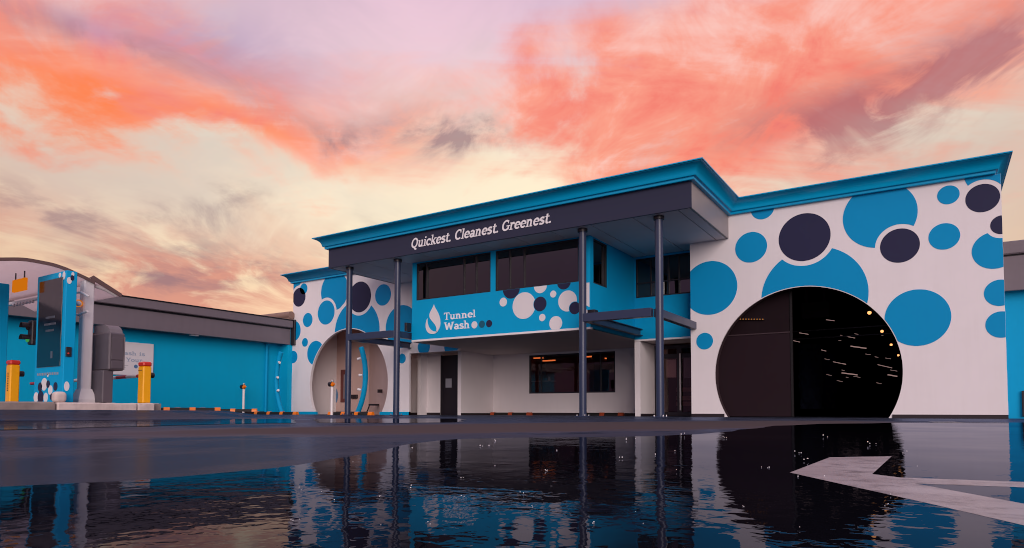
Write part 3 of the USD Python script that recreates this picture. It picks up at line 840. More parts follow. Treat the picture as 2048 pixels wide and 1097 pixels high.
# --- ground floor
YO = 24.7
office = sbox(-17.1, 0, BX1 - 0.15, 2.714).difference(sbox(-15.04, .945, -10.95, 2.625))
part(B, 'wall', slab_xz(office, YO, 0.16), 'white_render', 'white office wall under the upper storey')
window_xz(B, -15.04, -10.95, .945, 2.625, YO + 0.03, [-14.45, -11.62], glass='glass_clear', fw_=0.06, label='wide dark office window')
part(B, 'wall', bx(-17.12, -16.94, 22.3, YO - 0.003, 0, 2.712), 'white_render', 'white side wall of the office recess')
part(B, 'wall', bx(BX1 - 0.0, -8.79, 22.003, YO, 0, 2.652), 'white_render', 'white end wall beside the glass door')
part(B, 'wall', bx(-20.6, -18.43, 22.75, 22.9, 0, 2.712), 'white_render', 'white back of the door alcove')
part(B, 'pilaster', bx(-19.36, -19.18, 22.3, 22.748, 0, 2.712), 'white_render')
for m in (bx(-17.1 + 0.18, BX1 - 0.16, YO - 0.02, YO - 0.002, 0, 0.11), bx(-8.788, -8.775, 22.0, 23.38, 0, 0.09), bx(-16.938, -16.925, 22.3, YO - 0.022, 0, 0.09), bx(-20.6, -18.43, 22.735, 22.748, 0, 0.10)):
    part(B, 'skirting', m, 'plinth_dark')
dr = part(B, 'door', bx(-18.42, -17.14, 22.80, 22.86, 0, 2.62, 0.004), 'frame_dark', 'plain black door with a paper notice')
part(dr, 'door_frame', [bx(-18.43, -18.36, 22.76, 22.87, 0, 2.63), bx(-17.2, -17.13, 22.76, 22.87, 0, 2.63)], 'frame_dark')
part(dr, 'notice', bx(-18.17, -17.83, 22.792, 22.797, 1.20, 1.60), 'print_grey', 'pale paper notice')
# office interior
part(B, 'office_room', [bx(-17, -9, 29.5, 29.6, 0, 2.9), bx(-17.05, -16.95, YO + 0.17, 29.5, 0, 2.9), bx(-9.2, -9.1, YO + 0.17, 29.5, 0, 2.9), bx(-13.0, -12.9, 26.8, 29.4, 0, 2.7)], 'room_red', 'dim reddish office behind the window')
part(B, 'office_ceiling', bx(-17, -9, YO + 0.17, 29.5, 2.9, 2.95), 'room_dark')
for x, L, z in ((-16.5, .5, 2.78), (-15.9, .66, 2.63), (-13.7, .62, 2.73), (-13.2, .7, 2.61)):
    part(B, 'ceiling_lamp', bx(x - L / 2, x + L / 2, 27.93, 28.07, z, z + 0.05), 'tube_warm', 'warm strip lamp in the office')
dk = part(B, 'office_desk', bx(-15.9, -14.5, 25.8, 26.2, 1.52, 1.56), 'wood_desk', 'pale counter behind the window')
part(dk, 'desk_front', bx(-15.8, -14.6, 25.85, 25.9, 0, 1.518), 'room_red')
part(dk, 'bottle', cyl((-14.75, 26.0, 1.562), (-14.75, 26.0, 1.75), 0.05, 12), 'paper')
part(dk, 'bottle', cyl((-14.95, 26.0, 1.562), (-14.95, 26.0, 1.68), 0.06, 12), 'print_blue')
# glass door
YD = 23.4
gd = window_xz(B, -8.785, -6.75, 0.02, 2.60, YD, [-7.86], zsplit=2.2, glass='glass_clear', fw_=0.13, mw=0.16, name='glass_door', label='dark framed glass double door')
part(gd, 'door_handle', cyl((-7.80, YD - 0.06, 0.22), (-7.80, YD - 0.06, 2.28), 0.028, 12), 'white_metal', 'long white vertical pull handle', smooth=40)
part(gd, 'reflection_card', bx(-8.36, -7.99, YD + 0.055, YD + 0.06, 1.42, 2.08), 'paper')  # pale cards imitate reflections seen in the door glass
part(gd, 'reflection_card', bx(-7.70, -7.2, YD + 0.055, YD + 0.06, 1.38, 2.12), 'print_grey')
part(B, 'lobby_room', [bx(-8.8, -6.2, 27.2, 27.3, 0, 2.9), bx(-8.9, -8.8, YO + 0.17, 27.2, 0, 2.9), bx(-6.3, -6.2, YD + 0.1, 27.2, 0, 2.9), bx(-8.8, -6.2, YD + 0.1, 27.2, 2.9, 2.95)], 'room_red', 'dim lobby behind the glass door')
part(B, 'ceiling_lamp', bx(-8.3, -7.0, 24.6, 24.72, 2.80, 2.84), 'tube_warm', 'warm strip lamp in the lobby')
for z in (.40, .62, .95):
    part(B, 'reflection_slab', bx(-8.6, -6.9, 25.2, 25.6, z, z + 0.16), 'wood_desk', 'pale slab standing in for a reflection in the glass door')  # pale slabs added to imitate the lower reflections in the glass

# --- vestibule behind the pale round doorway
vs = part(B, 'vestibule', [bx(-29, -23.94, 23.9, 24.0, 0, 4.6), trimesh.Trimesh([(-23.94, 23.9, 0), (-19.9, 21.46, 0), (-19.9, 21.46, 4.6), (-23.94, 23.9, 4.6), (-23.9, 24.0, 0), (-19.8, 21.56, 0), (-19.8, 21.56, 4.6), (-23.9, 24.0, 4.6)]).convex_hull,
                          bx(-29, -19.8, 21.46, 24.0, 4.6, 4.65)], 'vestibule_wall', 'pale rendered vestibule behind the round doorway')
part(vs, 'plinth', bx(-29, -24.0, 23.88, 23.897, 0, 0.14), 'plinth_dark')
sw = part(vs, 'slot_window', bx(-25.93, -25.46, 23.85, 23.898, .62, 2.30, 0.006), 'room_red', 'tall narrow dark door glass')
part(sw, 'bar', bx(-25.66, -25.62, 23.82, 23.848, .80, 2.05), 'print_grey')
part(vs, 'switch_box', bx(-25.13, -24.70, 23.8, 23.898, .80, 1.0, 0.01), 'plinth_dark', 'small black box on the wall')
part(vs, 'painted_spot', slab_xz(affinity.scale(disc(-26.48, .95, 0.33), 1.0, 1.4), 23.893, 0.005), 'print_blue', 'faint blue oval')
hr = part(vs, 'hose_bracket', bx(-22.6, -22.2, 22.55, 22.85, .42, .5), 'plinth_dark', 'dark bracket on the side wall')
part(hr, 'hose', cyl((-22.6, 22.6, .42), (-22.95, 22.75, 0.02), 0.03, 8), 'plinth_dark')
part(vs, 'wall_switch', bx(-21.5, -21.42, 22.0, 22.25, 1.0, 1.16), 'plinth_dark')

# --- dark wash tunnel
tn = part(B, 'tunnel_lining', [bx(-6.1, -5.95, YW + 0.30, 34.6, 0, 5.2)], 'tunnel_lining', 'dark smooth side wall inside the tunnel')
part(B, 'tunnel_shell', [bx(-0.75, -0.6, YW + 0.29, 46, 0, 5.2), bx(-6.1, -0.6, 46, 46.2, 0, 5.2), bx(-6.1, -0.6, YW + 0.29, 46.2, 5.2, 5.3), bx(-6.1, -5.95, 34.602, 46, 0, 5.2)], 'tunnel_black', 'black end and ceiling of the tunnel')
for y in (22.75, 28.2, 34.0, 40.4):
    lp = part(B, 'tunnel_lamp', ball((-1.68, y, 3.2), 0.055, 2), 'lamp_amber', 'round amber lamp inside the tunnel')
    part(lp, 'lamp_bracket', bx(-1.70, -0.75, y - 0.02, y + 0.02, 3.24, 3.27), 'frame_dark')
sd = part(B, 'sliding_door', bx(-6.0, -3.76, 21.62, 21.68, 0.02, 2.60, 0.006), 'door_brown', 'dark brown sliding door half closing the tunnel')
part(sd, 'mid_rail', bx(-6.0, -3.76, 21.60, 21.70, 2.602, 2.64, 0.004), 'tunnel_lining')
part(sd, 'upper_panel', bx(-6.0, -3.76, 21.63, 21.67, 2.642, 4.2, 0.004), 'door_upper')
part(sd, 'edge_strip', bx(-3.758, -3.69, 21.60, 21.70, 0.02, 4.2, 0.006), 'tunnel_black')
tubes = [((-5.32, 3.28), (-4.83, 3.13)), ((-4.86, 3.53), (-4.49, 3.44)), ((-3.81, 4.01), (-3.49, 3.94)), ((-3.28, 3.33), (-2.75, 3.18)), ((-2.92, 2.86), (-2.35, 2.74)), ((-4.25, 2.84), (-3.83, 2.70)), ((-3.58, 2.25), (-3.1, 2.12)),
         ((-3.27, 1.78), (-2.69, 1.68)), ((-1.97, 2.07), (-1.47, 1.92)), ((-1.63, 1.66), (-1.30, 1.58))]
tr = np.random.RandomState(5)
for _ in range(16):
    xa, za = tr.uniform(-3.9, -1.5), tr.uniform(1.3, 3.4)
    L = tr.uniform(0.06, 0.28)
    tubes.append(((xa, za), (xa + L, za - 0.24 * L)))
for k, ((xa, za), (xb, zb)) in enumerate(tubes):
    part(B, 'pale_streak', cyl((xa, 30.0, za), (xb, 30.0, zb), 0.022 if k in (4, 7, 9) else 0.013 if k < 10 else 0.008, 8), 'streak_pink', 'thin pale glowing streak inside the tunnel')  # thin glowing streaks set across the tunnel
for y, xx in ((29.0, -4.3), (33.5, -4.3)):
    br = trimesh.creation.cylinder(0.42, 2.6, sections=24); n_ = np.array(br.vertices); br = br.subdivide_to_size(0.3); br.vertices = br.vertices * [1, 1, 1] + np.column_stack([meshkit.noise(br.vertices * 7, 3) - .5, meshkit.noise(br.vertices * 7, 9) - .5, 0 * br.vertices[:, 0]]) * 0.16
    br.apply_translation([xx, y, 1.6])
    part(B, 'brush', br, 'brush_blue', 'dark blue vertical wash brush')
for z in (3.0, 3.3):
    part(B, 'spray_pipe', cyl((-5.9, 27.5, z), (-0.8, 27.5, z + .04), 0.03, 8), 'steel_bright')
part(B, 'wash_gantry', [bx(-4.1, -3.2, 25.9, 26.3, 3.6, 4.15), bx(-4.0, -3.9, 26.0, 26.2, 4.152, 5.2), bx(-3.4, -3.3, 26.0, 26.2, 4.152, 5.2)], 'tunnel_lining', 'dark brush gantry hanging inside the tunnel')
lb = part(B, 'glint_bar', cyl((-5.25, 21.57, 3.12), (-4.5, 21.57, 3.06), 0.02, 8), 'frame_dark', 'bar of amber dots standing in for reflections on the door')
for k in range(9):
    part(lb, 'glint', ball((-5.22 + 0.085 * k, 21.545, 3.12 - 0.007 * k), 0.02, 1), 'glint_amber')  # glowing dots drawn in place of amber reflections on the door

# ================================================================ SIDE BUILDING AT THE LEFT
S = thing('side_building', 'long blue-walled building with a deep grey fascia beside the payment island', 'building', (-27, 12, 0))
part(S, 'wall', bx(-27.2, -27.0, 1.0, 20.26, 0, 3.45), 'wall_blue_skylit', 'long blue wall, lightened as if skylit')
part(S, 'wall', bx(-29.0, LX0 - 0.003, 20.9, 21.45, 0, 4.48), 'wall_blue_skylit', 'short blue wall closing the corner')
part(S, 'wall', bx(-27.2, -27.0, 20.262, 20.898, 0, 3.45), 'wall_blue_skylit')
part(S, 'plinth', bx(-26.998, -26.985, 1.0, 20.2, 0, 0.14), 'plinth_dark', 'dark strip along the wall foot')  # dark strip low on the blue wall
part(S, 'downpipe', cyl((-26.93, 20.1, 0), (-26.93, 20.1, 3.38), 0.06, 12), 'blue_paint', 'blue downpipe', smooth=40)
part(S, 'fascia_panel', bx(-26.42, -26.36, 1.0, 21.0, 3.38, 4.12, 0.008), 'gutter_grey', 'deep grey fascia board')
part(S, 'gutter', [bx(-26.45, -26.22, 1.0, 21.05, 4.19, 4.55, 0.03)], 'gutter_grey', 'grey gutter above the fascia')
part(S, 'dark_strip', bx(-26.46, -26.39, 1.0, 21.0, 4.121, 4.189), 'gutter_dark', 'dark strip below the gutter')  # solid dark strip between fascia board and gutter
part(S, 'roof_flashing', bx(-26.7, -26.18, 1.0, 21.08, 4.551, 4.585, 0.008), 'gutter_dark')
part(S, 'gutter_end', bx(-26.47, -26.15, 21.06, 21.155, 3.36, 4.60, 0.01), 'gutter_dark', 'dark end cap of the gutter')
part(S, 'soffit', bx(-27.0, -26.43, 1.0, 21.0, 3.40, 3.44), 'gutter_grey')
part(S, 'roof', [bx(-40, -26.72, 1.0, 21.0, 4.50, 4.55), bx(-27.2, -26.46, 1.0, 21.0, 3.46, 4.49)], 'roof_grey')
part(S, 'ridge_cap', [cyl((-31.5, 20.98, 4.82), (-26.28, 20.98, 4.82), 0.185, 20), bx(-31.5, -26.3, 20.85, 21.1, 4.552, 4.80)], 'ridge_brown', 'brown rounded capping against the white wall', smooth=40)
part(S, 'floodlight', bx(-26.62, -26.45, 16.0, 16.35, 3.34, 3.398, 0.01), 'white_metal', 'small white lamp under the eave')
sg = thing('wall_sign', 'white notice board with blue lettering on the blue wall behind the payment post', 'sign', (-26.99, 14.0, 1.58))
sb_ = part(sg, 'board', bx(-26.995, -26.955, 12.2, 14.70, 1.56, 2.88, 0.008), 'panel_white')
for text, y0, y1, z0 in (('sual Wash is', 12.55, 14.35, 2.36), ('ngatch Your', 12.62, 14.25, 2.10)):
    m = slab_yz(unary_union(place_word(text, y0, y1, z0, 0.155, 0)), -26.954, 0.004)
    part(sb_, 'lettering', m, 'print_faint', 'faint blue lettering')
part(sb_, 'small_print', [bx(-26.954, -26.950, 12.9, 13.7, 1.93, 1.945), bx(-26.954, -26.950, 12.9, 13.6, 1.86, 1.875)], 'print_grey')
part(sb_, 'emblem', slab_yz(disc(14.0, 1.92, 0.075, 20), -26.954, 0.004), 'print_blue')

R2 = thing('rear_building', 'blue wall with a dark brown-grey fascia at the right edge behind the bubble wall', 'building', (4, 22.6, 0))
part(R2, 'wall', bx(RX1 + 0.03, 12, 22.55, 22.7, 0, 3.5), 'blue_paint')
part(R2, 'fascia_panel', bx(RX1 + 0.03, 12, 22.2, 22.3, 3.46, 4.40, 0.01), 'gutter_grey')
part(R2, 'gutter', bx(RX1 + 0.03, 12, 22.12, 22.32, 4.44, 4.80, 0.03), 'gutter_grey')
part(R2, 'roof', [bx(RX1 + 0.03, 12, 22.33, 34, 4.72, 4.78), bx(RX1 + 0.03, 12, 22.22, 22.6, 4.402, 4.438)], 'gutter_dark')
part(R2, 'wall_box', bx(1.93, 2.0, 22.46, 22.548, 0.05, .75, 0.01), 'plinth_dark', 'narrow dark strip at the wall foot')

# ================================================================ PAYMENT ISLAND
IZ = 0.335
IS = thing('kerbed_island', 'raised concrete island with worn kerb stones under the payment kiosk', 'traffic island', (-17.2, 6.5, 0.1))
part(IS, 'paving', bx(-19.6, -16.55, 1.2, 9.25, 0.10, IZ - 0.01), 'concrete_kerb_dark')
ys = [1.4, 2.9, 4.4, 6.82, 8.58, 9.02]
rng = np.random.RandomState(4)
for k, (a, b) in enumerate(zip(ys[:-1], ys[1:])):
    m = bx(-16.56, -16.38 + rng.uniform(-.012, .012), a + 0.012, b - 0.012, 0.10, IZ + rng.uniform(-.006, .012), 0.03)
    m = m.subdivide_to_size(0.09)
    n = meshkit.fbm(m.vertices * 6.0, 3, 5) - 0.5
    m.vertices = m.vertices + np.column_stack([n * 0.03, n * 0, n * 0.018])
    part(IS, 'kerb_stone', m, 'concrete_kerb_dark' if k < 3 else 'concrete_kerb', smooth=35)
m = bx(-19.6, -16.57, 9.02, 9.24, 0.10, IZ, 0.03)
part(IS, 'kerb_stone', m, 'concrete_kerb')

# barrier cabinets
def barrier(name, label, x, y, boom_to, group='yellow barrier cabinets on the island', text=False):
    t = thing(name, label, 'barrier gate', (x, y, IZ), group)
    c = part(t, 'cabinet', bx(x - .13, x + .13, y - .10, y + .10, IZ, 1.26, 0.02), 'yellow_paint')
    part(t, 'cap', bx(x - .14, x + .14, y - .11, y + .11, 1.262, 1.375, 0.03), 'red_cap')
    if text:
        part(c, 'lettering', [bx(x - 0.03 + 0.0, x + 0.03, y - .106, y - .1, z, z + 0.025) for z in np.arange(.62, 1.08, 0.042)], 'print_dark', 'dark vertical lettering')
    else:
        part(c, 'lettering', [bx(x - 0.12 + 0.04 * k, x - 0.095 + 0.04 * k, y - .106, y - .1, 1.15, 1.17) for k in range(5)], 'print_dark', 'small dark lettering')
    n = 13 if boom_to > -23.9 else 7
    xs = np.linspace(x + (-.13 if boom_to < x else .13), boom_to, n + 1)
    zz = np.linspace(1.05, 0.98, n + 1)
    for k in range(n):
        part(t, 'boom_section', cyl((xs[k], y + .16, zz[k]), (xs[k + 1], y + .16, zz[k + 1]), 0.045, 12), 'boom_red' if k % 2 == 0 else 'white_metal', smooth=40)
    part(t, 'boom_hub', cyl((x, y + .10, 1.05), (x, y + .22, 1.05), 0.07, 16), 'frame_dark', smooth=40)


barrier('barrier_gate', 'yellow barrier cabinet with red cap at the end of the island, near the white sign', -16.78, 8.94, -23.6)
barrier('barrier_gate', 'yellow barrier cabinet with dark vertical lettering, left of the blue kiosk', -19.05, 6.95, -24.0, text=True)

# kiosk
K = thing('payment_kiosk', 'tall blue payment kiosk with a black screen and bubbles at its foot', 'kiosk', (-17.45, 7.3, IZ))
kx0, kx1, ky = -18.16, -16.70, 7.06
kb = part(K, 'body', bx(kx0, kx1, ky, ky + 0.23, IZ, 3.36, 0.012), 'blue_paint')
part(K, 'screen', bx(-18.03, -16.84, ky - 0.014, ky - 0.002, 1.16, 3.22, 0.004), 'screen_black', 'black glossy screen with faint text')
scr = K + '/screen'
for z, a, b in ((2.30, -17.62, -17.18), (2.14, -17.68, -17.12), (1.99, -17.60, -17.22)):
    part(scr, 'lettering', [bx(x, x + 0.035, ky - 0.018, ky - 0.015, z, z + 0.05) for x in np.arange(a, b, 0.06)], 'screen_print', 'faint grey line of text')
part(scr, 'code_mark', bx(-17.32, -17.22, ky - 0.018, ky - 0.015, 1.36, 1.52), 'screen_print')
part(kb, 'lettering', [bx(x, x + 0.05, ky - 0.005, ky - 0.001, .97, 1.03) for x in np.arange(-18.0, -16.95, 0.085)], 'print_grey', 'small pale line of lettering')
for x, z, r, c in ((-17.62, .76, .15, 'panel_white'), (-17.30, .62, .11, 'panel_white'), (-17.52, .45, .11, 'panel_white'), (-18.02, .46, .12, 'panel_white'), (-17.83, .70, .11, nv), (-17.42, .76, .09, nv), (-17.05, .70, .10, nv), (-17.78, .46, .15, nv), (-17.22, .46, .08, nv), (-17.45, .96, .035, 'panel_white')):
    part(kb, 'bubble', slab_xz(disc(x, z, r, 28).intersection(sbox(kx0 + .01, IZ + .01, kx1 - .01, 3.3)), ky - 0.005, 0.005), c)
part(kb, 'bubble', slab_xz(disc(-17.02, 3.28, .055, 20), ky - 0.005, 0.005), 'panel_white')
part(kb, 'bubble', slab_xz(affinity.scale(disc(-16.82, 3.25, .08, 20), .8, 1.2), ky - 0.005, 0.005), 'panel_white')
for y, z, r, c in ((ky + .06, 3.13, .05, 'panel_white'), (ky + .12, 3.2, .04, nv), (ky + .13, 3.29, .03, 'panel_white')):
    part(kb, 'bubble', slab_yz(affinity.scale(disc(y, z, r, 20), 1.0, 1.6), kx1, 0.005), c)
part(kb, 'bubble', slab_yz(affinity.scale(disc(ky + .08, .70, .055, 20), 1.0, 2.0), kx1, 0.005), 'panel_white')
part(kb, 'card_reader', bx(kx1, kx1 + 0.03, ky + 0.03, ky + 0.15, 1.38, 1.60, 0.006), 'frame_dark', 'small black card reader on the side')
part(kb, 'button', ball((kx1 + 0.032, ky + 0.08, 1.45), 0.022, 1), 'red_cap')
blk = trimesh.creation.icosphere(3, 0.17); v = blk.vertices; blk.vertices = np.sign(v) * np.abs(v / 0.17) ** 0.6 * 0.125; blk.apply_translation([-16.55, 6.93, IZ + 0.11])
single('concrete_block', blk, 'concrete_kerb', 'small rounded white block at the foot of the blue kiosk', 'block', smooth=True)
K2 = thing('payment_kiosk', 'blue kiosk edge cut off at the left border of the photo', 'kiosk', (-19.6, 5.3, IZ))
part(K2, 'body', bx(-20.9, -19.44, 6.72, 6.95, IZ, 3.30, 0.012), 'blue_paint')
part(K2, 'screen', bx(-20.8, -19.57, 6.706, 6.718, 1.16, 3.1, 0.004), 'screen_black')

# traffic signal on its pole, between the kiosk and the left cabinet
TS = thing('traffic_signal', 'small black traffic light with a green lens beside the blue kiosk', 'traffic light', (-18.55, 7.6, IZ))
tx, ty = -19.02, 7.3
part(TS, 'pole', cyl((tx + 0.15, ty + 0.1, IZ), (tx + 0.15, ty + 0.1, 2.35), 0.03, 10), 'frame_dark')
part(TS, 'housing', bx(tx - .02, tx + .24, ty - .08, ty + .08, 1.78, 2.38, 0.02), 'frame_dark')
for z, mt in ((2.23, 'room_dark'), (1.93, 'signal_green')):
    part(TS, 'lens', trimesh.creation.cylinder(0.085, 0.03, sections=20, transform=trimesh.transformations.concatenate_matrices(trimesh.transformations.translation_matrix([tx + .02, ty - .09, z]), trimesh.transformations.rotation_matrix(math.pi / 2, [1, 0, 0]))), mt)
    hood = trimesh.creation.annulus(0.092, 0.105, 0.16, sections=20)
    hood.apply_transform(trimesh.transformations.concatenate_matrices(trimesh.transformations.translation_matrix([tx + .02, ty - .16, z]), trimesh.transformations.rotation_matrix(math.pi / 2, [1, 0, 0])))
    hood = trimesh.intersections.slice_mesh_plane(hood, [0, 0, 1], [0, 0, z - 0.02])
    part(TS, 'visor', hood, 'frame_dark')

# pay post
PP = thing('pay_post', 'grey payment post with a hooded head behind the white column', 'payment machine', (-17.05, 8.1, IZ))
part(PP, 'pedestal', bx(-17.4, -16.80, 7.96, 8.20, IZ, 1.12, 0.02), 'grey_plastic')
part(PP, 'head', bx(-17.60, -16.74, 8.05, 8.42, 1.122, 2.04, 0.03), 'grey_plastic')
hd = PP + '/head'
part(hd, 'side_panel', bx(-16.741, -16.725, 8.10, 8.38, 1.38, 1.92, 0.006), 'grey_plastic')
part(hd, 'side_panel', bx(-16.741, -16.725, 8.10, 8.38, 1.17, 1.34, 0.006), 'grey_plastic')
part(hd, 'ridge', [bx(-16.75, -16.72, 8.055, 8.085, 1.15, 2.02, 0.004), bx(-16.75, -16.72, 8.39, 8.415, 1.15, 1.95, 0.004)], 'grey_plastic_light')
hood = slab_xz(Polygon([(-17.58, 2.042), (-16.80, 2.042), (-16.84, 2.13), (-16.91, 2.19), (-17.03, 2.24), (-17.58, 2.25)]), 8.09, 0.30)
part(PP, 'hood', hood, 'grey_plastic_light')
EP = thing('lane_sign', 'narrow white lane sign seen edge-on left of the white column', 'sign', (-17.6, 8.4, IZ))
part(EP, 'board', bx(-18.02, -17.98, 7.95, 8.40, 1.30, 2.05, 0.004), 'panel_white')
part(EP, 'board_edge', bx(-17.978, -17.94, 7.95, 8.40, 1.0, 2.12, 0.004), 'roof_edge')
part(EP, 'post', bx(-17.975, -17.93, 8.15, 8.2, IZ, 1.0), 'roof_edge')

# arched canopy
AC = thing('arched_canopy', 'low arched roof on a white column over the payment island', 'canopy', (-17, 8, IZ))
ARX = -17.2
key = [(4.76, 3.09), (5.95, 3.48), (6.52, 3.57), (6.92, 3.56), (7.23, 3.51), (7.52, 3.42), (7.79, 3.33), (7.89, 3.29)]
from scipy.interpolate import PchipInterpolator
fx = PchipInterpolator([p[0] for p in key], [p[1] for p in key])
top = [(y, float(fx(y))) for y in np.linspace(key[0][0], key[-1][0], 36)]
def arch_slab(lo, hi, x0, t):
    return slab_yz(Polygon([(y, z + hi) for y, z in top] + [(y, z + lo) for y, z in top[::-1]]), x0, t)
part(AC, 'roof', arch_slab(-0.05, 0.0, ARX - 4.8, 4.79), 'roof_sheet', 'pale arched roof sheet', smooth=25)
part(AC, 'roof_edge', arch_slab(-0.065, 0.012, ARX - 0.008, 0.03), 'roof_edge', 'thin dark brown edge of the roof')
part(AC, 'eave_panel', slab_yz(Polygon([(7.81, 3.37), (7.86, 3.41), (8.52, 3.07), (8.5, 3.02), (7.85, 3.33)]), ARX - 4.8, 4.79), 'roof_sheet', 'tilted eave panel at the end of the arch')
part(AC, 'eave_edge', slab_yz(Polygon([(7.81, 3.37), (7.86, 3.41), (8.52, 3.07), (8.5, 3.02), (7.85, 3.33)]).buffer(0.018, join_style=2), ARX - 0.008, 0.025), 'roof_edge')
cl = part(AC, 'column', bx(-17.35 - .12, -17.35 + .12, 7.80 - .12, 7.80 + .12, IZ + .30, 3.32, 0.03), 'white_metal', 'square white column')
foot = trimesh.Trimesh([(-17.35 + sx * a, 7.80 + sy_ * a, z) for a, z in ((.20, IZ), (.20, IZ + .08), (.125, IZ + .33)) for sx in (-1, 1) for sy_ in (-1, 1)]).convex_hull
part(cl, 'column_foot', foot, 'white_metal')
part(AC, 'eave_bracket', tube([(-17.35, 7.95, 3.22), (-17.32, 8.2, 3.16), (-17.3, 8.45, 3.05)], 0.05, 10), 'white_metal', 'white bracket below the eave', smooth=40)
lr = part(AC, 'light_rail', bx(-23.4, -19.9, 8.0, 8.08, 3.17, 3.25, 0.006), 'white_metal', 'white rail with small lamps')
for k in range(7):
    part(lr, 'rail_lamp', ball((-22.1 + 0.2 * k, 8.02, 3.15), 0.045, 1), 'white_metal')
HS = thing('hanging_sign', 'orange lit panel hanging under the arched roof', 'sign', (-18.6, 6.87, 3.0))
part(HS, 'panel', bx(-19.0, -18.28, 6.84, 6.9, 3.03, 3.33, 0.008), 'beacon_amber')
part(HS, 'hanger', [bx(-18.9, -18.87, 6.86, 6.88, 3.33, 3.5), bx(-18.41, -18.38, 6.86, 6.88, 3.33, 3.5)], 'frame_dark')
BC = thing('warning_beacon', 'amber beacon on a white loop bracket between kiosk and column', 'beacon', (-17.1, 7.6, 2.6))
part(BC, 'bracket', tube([(-16.95, 7.66, 2.86), (-17.2, 7.6, 2.98), (-17.42, 7.56, 2.98), (-17.55, 7.55, 2.80), (-17.52, 7.56, 2.52), (-17.3, 7.6, 2.44), (-17.0, 7.66, 2.52)], 0.03, 8), 'white_metal', smooth=40)
part(BC, 'lamp', ball((-17.28, 7.58, 2.72), 0.09, 2), 'beacon_amber', smooth=True)
part(BC, 'lamp_cap', ball((-17.18, 7.54, 2.70), 0.065, 2), 'white_metal', smooth=True)

# ================================================================ SMALL YARD FURNITURE
def guide_arch(sign, label, angles, knobs):
    t = thing('spray_arch', label, 'spray arch', (-22.68, 19.6, 0), 'curved blue spray tubes before the pale round doorway')
    cz, r = 1.60, 2.84
    pts = [(-22.68 + sign * r * math.cos(math.radians(a)), 19.6, cz + r * math.sin(math.radians(a))) for a in np.linspace(*angles, 28)]
    tb = part(t, 'tube', tube(pts, 0.105, 16), 'blue_paint', smooth=40)
    part(t, 'foot', cyl((pts[0][0], 19.6, 0), (pts[0][0], 19.6, 0.12), 0.13, 16), 'frame_dark')
    for a in knobs:
        c, s = math.cos(math.radians(a)), math.sin(math.radians(a))
        p = np.array([-22.68 + sign * (r - 0.11) * c, 19.53, cz + (r - 0.11) * s]); q = p + np.array([-sign * 0.14 * c, -0.05, -0.14 * s])
        part(t, 'nozzle', cyl(p, q, 0.045, 12, 0.055), 'letter_white', smooth=40)


guide_arch(-1, 'curved blue spray tube with white nozzles against the blue corner wall', (-32, 26), (17, 2, -11))
guide_arch(1, 'curved blue spray tube with white nozzles before the pale round doorway', (-32, 25), (16, 1, -12))


def post(label, x, y):
    t = thing('marker_post', label, 'post', (x, y, 0), 'steel marker posts with orange tops')
    part(t, 'shaft', cyl((x, y, 0), (x, y, 1.18), 0.055, 14), 'white_metal', smooth=40)
    part(t, 'sensor_head', cyl((x - 0.13, y - 0.02, 1.24), (x + 0.03, y - 0.02, 1.24), 0.10, 14), 'frame_dark', smooth=40)
    part(t, 'reflector', cyl((x + 0.03, y - 0.03, 1.2), (x + 0.10, y - 0.03, 1.27), 0.08, 14), 'orange_reflector', smooth=40)
    part(t, 'cap', ball((x, y, 1.36), 0.055, 2), 'steel_bright', smooth=True)


post('thin white marker post with orange top before the blue corner wall', -26.22, 18.4)
post('thin white marker post with orange top before the pale round doorway', -20.48, 18.4)


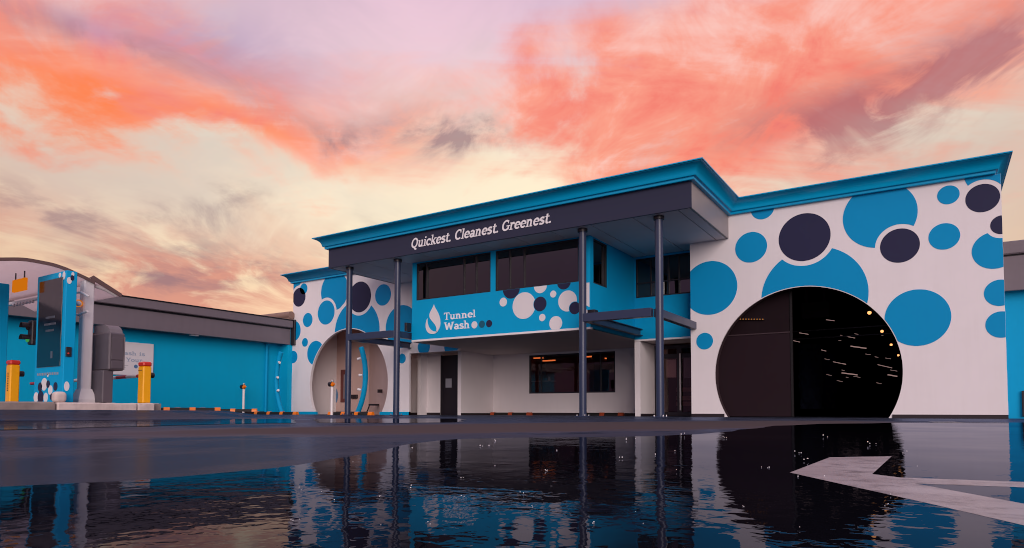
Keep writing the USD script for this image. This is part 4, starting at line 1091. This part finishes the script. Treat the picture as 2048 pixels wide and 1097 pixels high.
def wheel_stop(x, y, L, rot, label, n, mat='orange_reflector'):
    t = thing('wheel_stop', label, 'wheel stop', (x, y, float(ground_z(np.array(x), np.array(y)))), 'black rubber wheel stops with orange patches', rotz=rot)
    pr = Polygon([(-.085, 0), (.085, 0), (.07, .07), (.04, .115), (-.04, .115), (-.07, .07)])
    m = extr(pr, L); v = m.vertices.copy(); m.vertices = np.column_stack([v[:, 2] - L / 2, v[:, 0], v[:, 1]])
    if m.volume < 0:
        m.invert()
    b = part(t, 'body', m, 'rubber_black', local=True)
    pr2 = affinity.scale(pr, 1.08, 1.12, origin=(0, 0))
    for k in range(n):
        w = 0.21
        c = -L / 2 + 0.10 + (L - 0.2) * k / max(1, n - 1)
        m = extr(pr2, w); v = m.vertices.copy(); m.vertices = np.column_stack([v[:, 2] + c - w / 2, v[:, 0], v[:, 1] + 0.001])
        if m.volume < 0:
            m.invert()
        part(t, 'reflector', m, mat, local=True)
    return t


wheel_stop(-25.0, 19.2, 2.9, 0, 'black wheel stop with orange patches at the foot of the left blue spray tube', 4)
wheel_stop(-20.05, 19.0, 2.5, 0, 'black wheel stop with orange patches before the pale round doorway', 4)
wheel_stop(-27.8 + 1.3, 15.5, 2.2, 78, 'black wheel stop with orange patches lying along the blue wall', 3)
wheel_stop(-24.6, 15.0, 2.0, 62, 'black wheel stop with orange patches just past the end of the kerbed island', 3)
wheel_stop(-25.8, 17.6, 2.0, 40, 'black wheel stop with orange patches by the left marker post', 3)
wheel_stop(-15.75, 24.35, 2.1, 0, 'black wheel stop with dull orange patches below the office wall, left of the window', 3, 'dull_reflector')
wheel_stop(-11.35, 24.35, 1.8, 0, 'black wheel stop with dull orange patches below the office window', 3, 'dull_reflector')

rs = np.random.RandomState(12)
drops = []
for _ in range(46):
    d, l = 0.75 * (4.2 / 0.75) ** rs.rand(), rs.uniform(-0.42, 0.62)
    p = fw * [1, 1, 0] * d + rt * [1, 1, 0] * l * d
    if main_puddle.contains(Point(p[0], p[1])):
        for k in range(rs.randint(1, 4)):
            r0 = 0.0009 * d * rs.uniform(.5, 1.0)
            drops.append(ball((p[0] + rs.normal(0, .004) * d, p[1] + rs.normal(0, .004) * d, 0.0015 + r0 * 0.6 + abs(rs.normal(0, .002)) * d), r0, 1))
single('rain_splashes', drops, 'letter_white', 'tiny pale rain splashes scattered over the puddle', 'splash', kind='stuff', smooth=True)
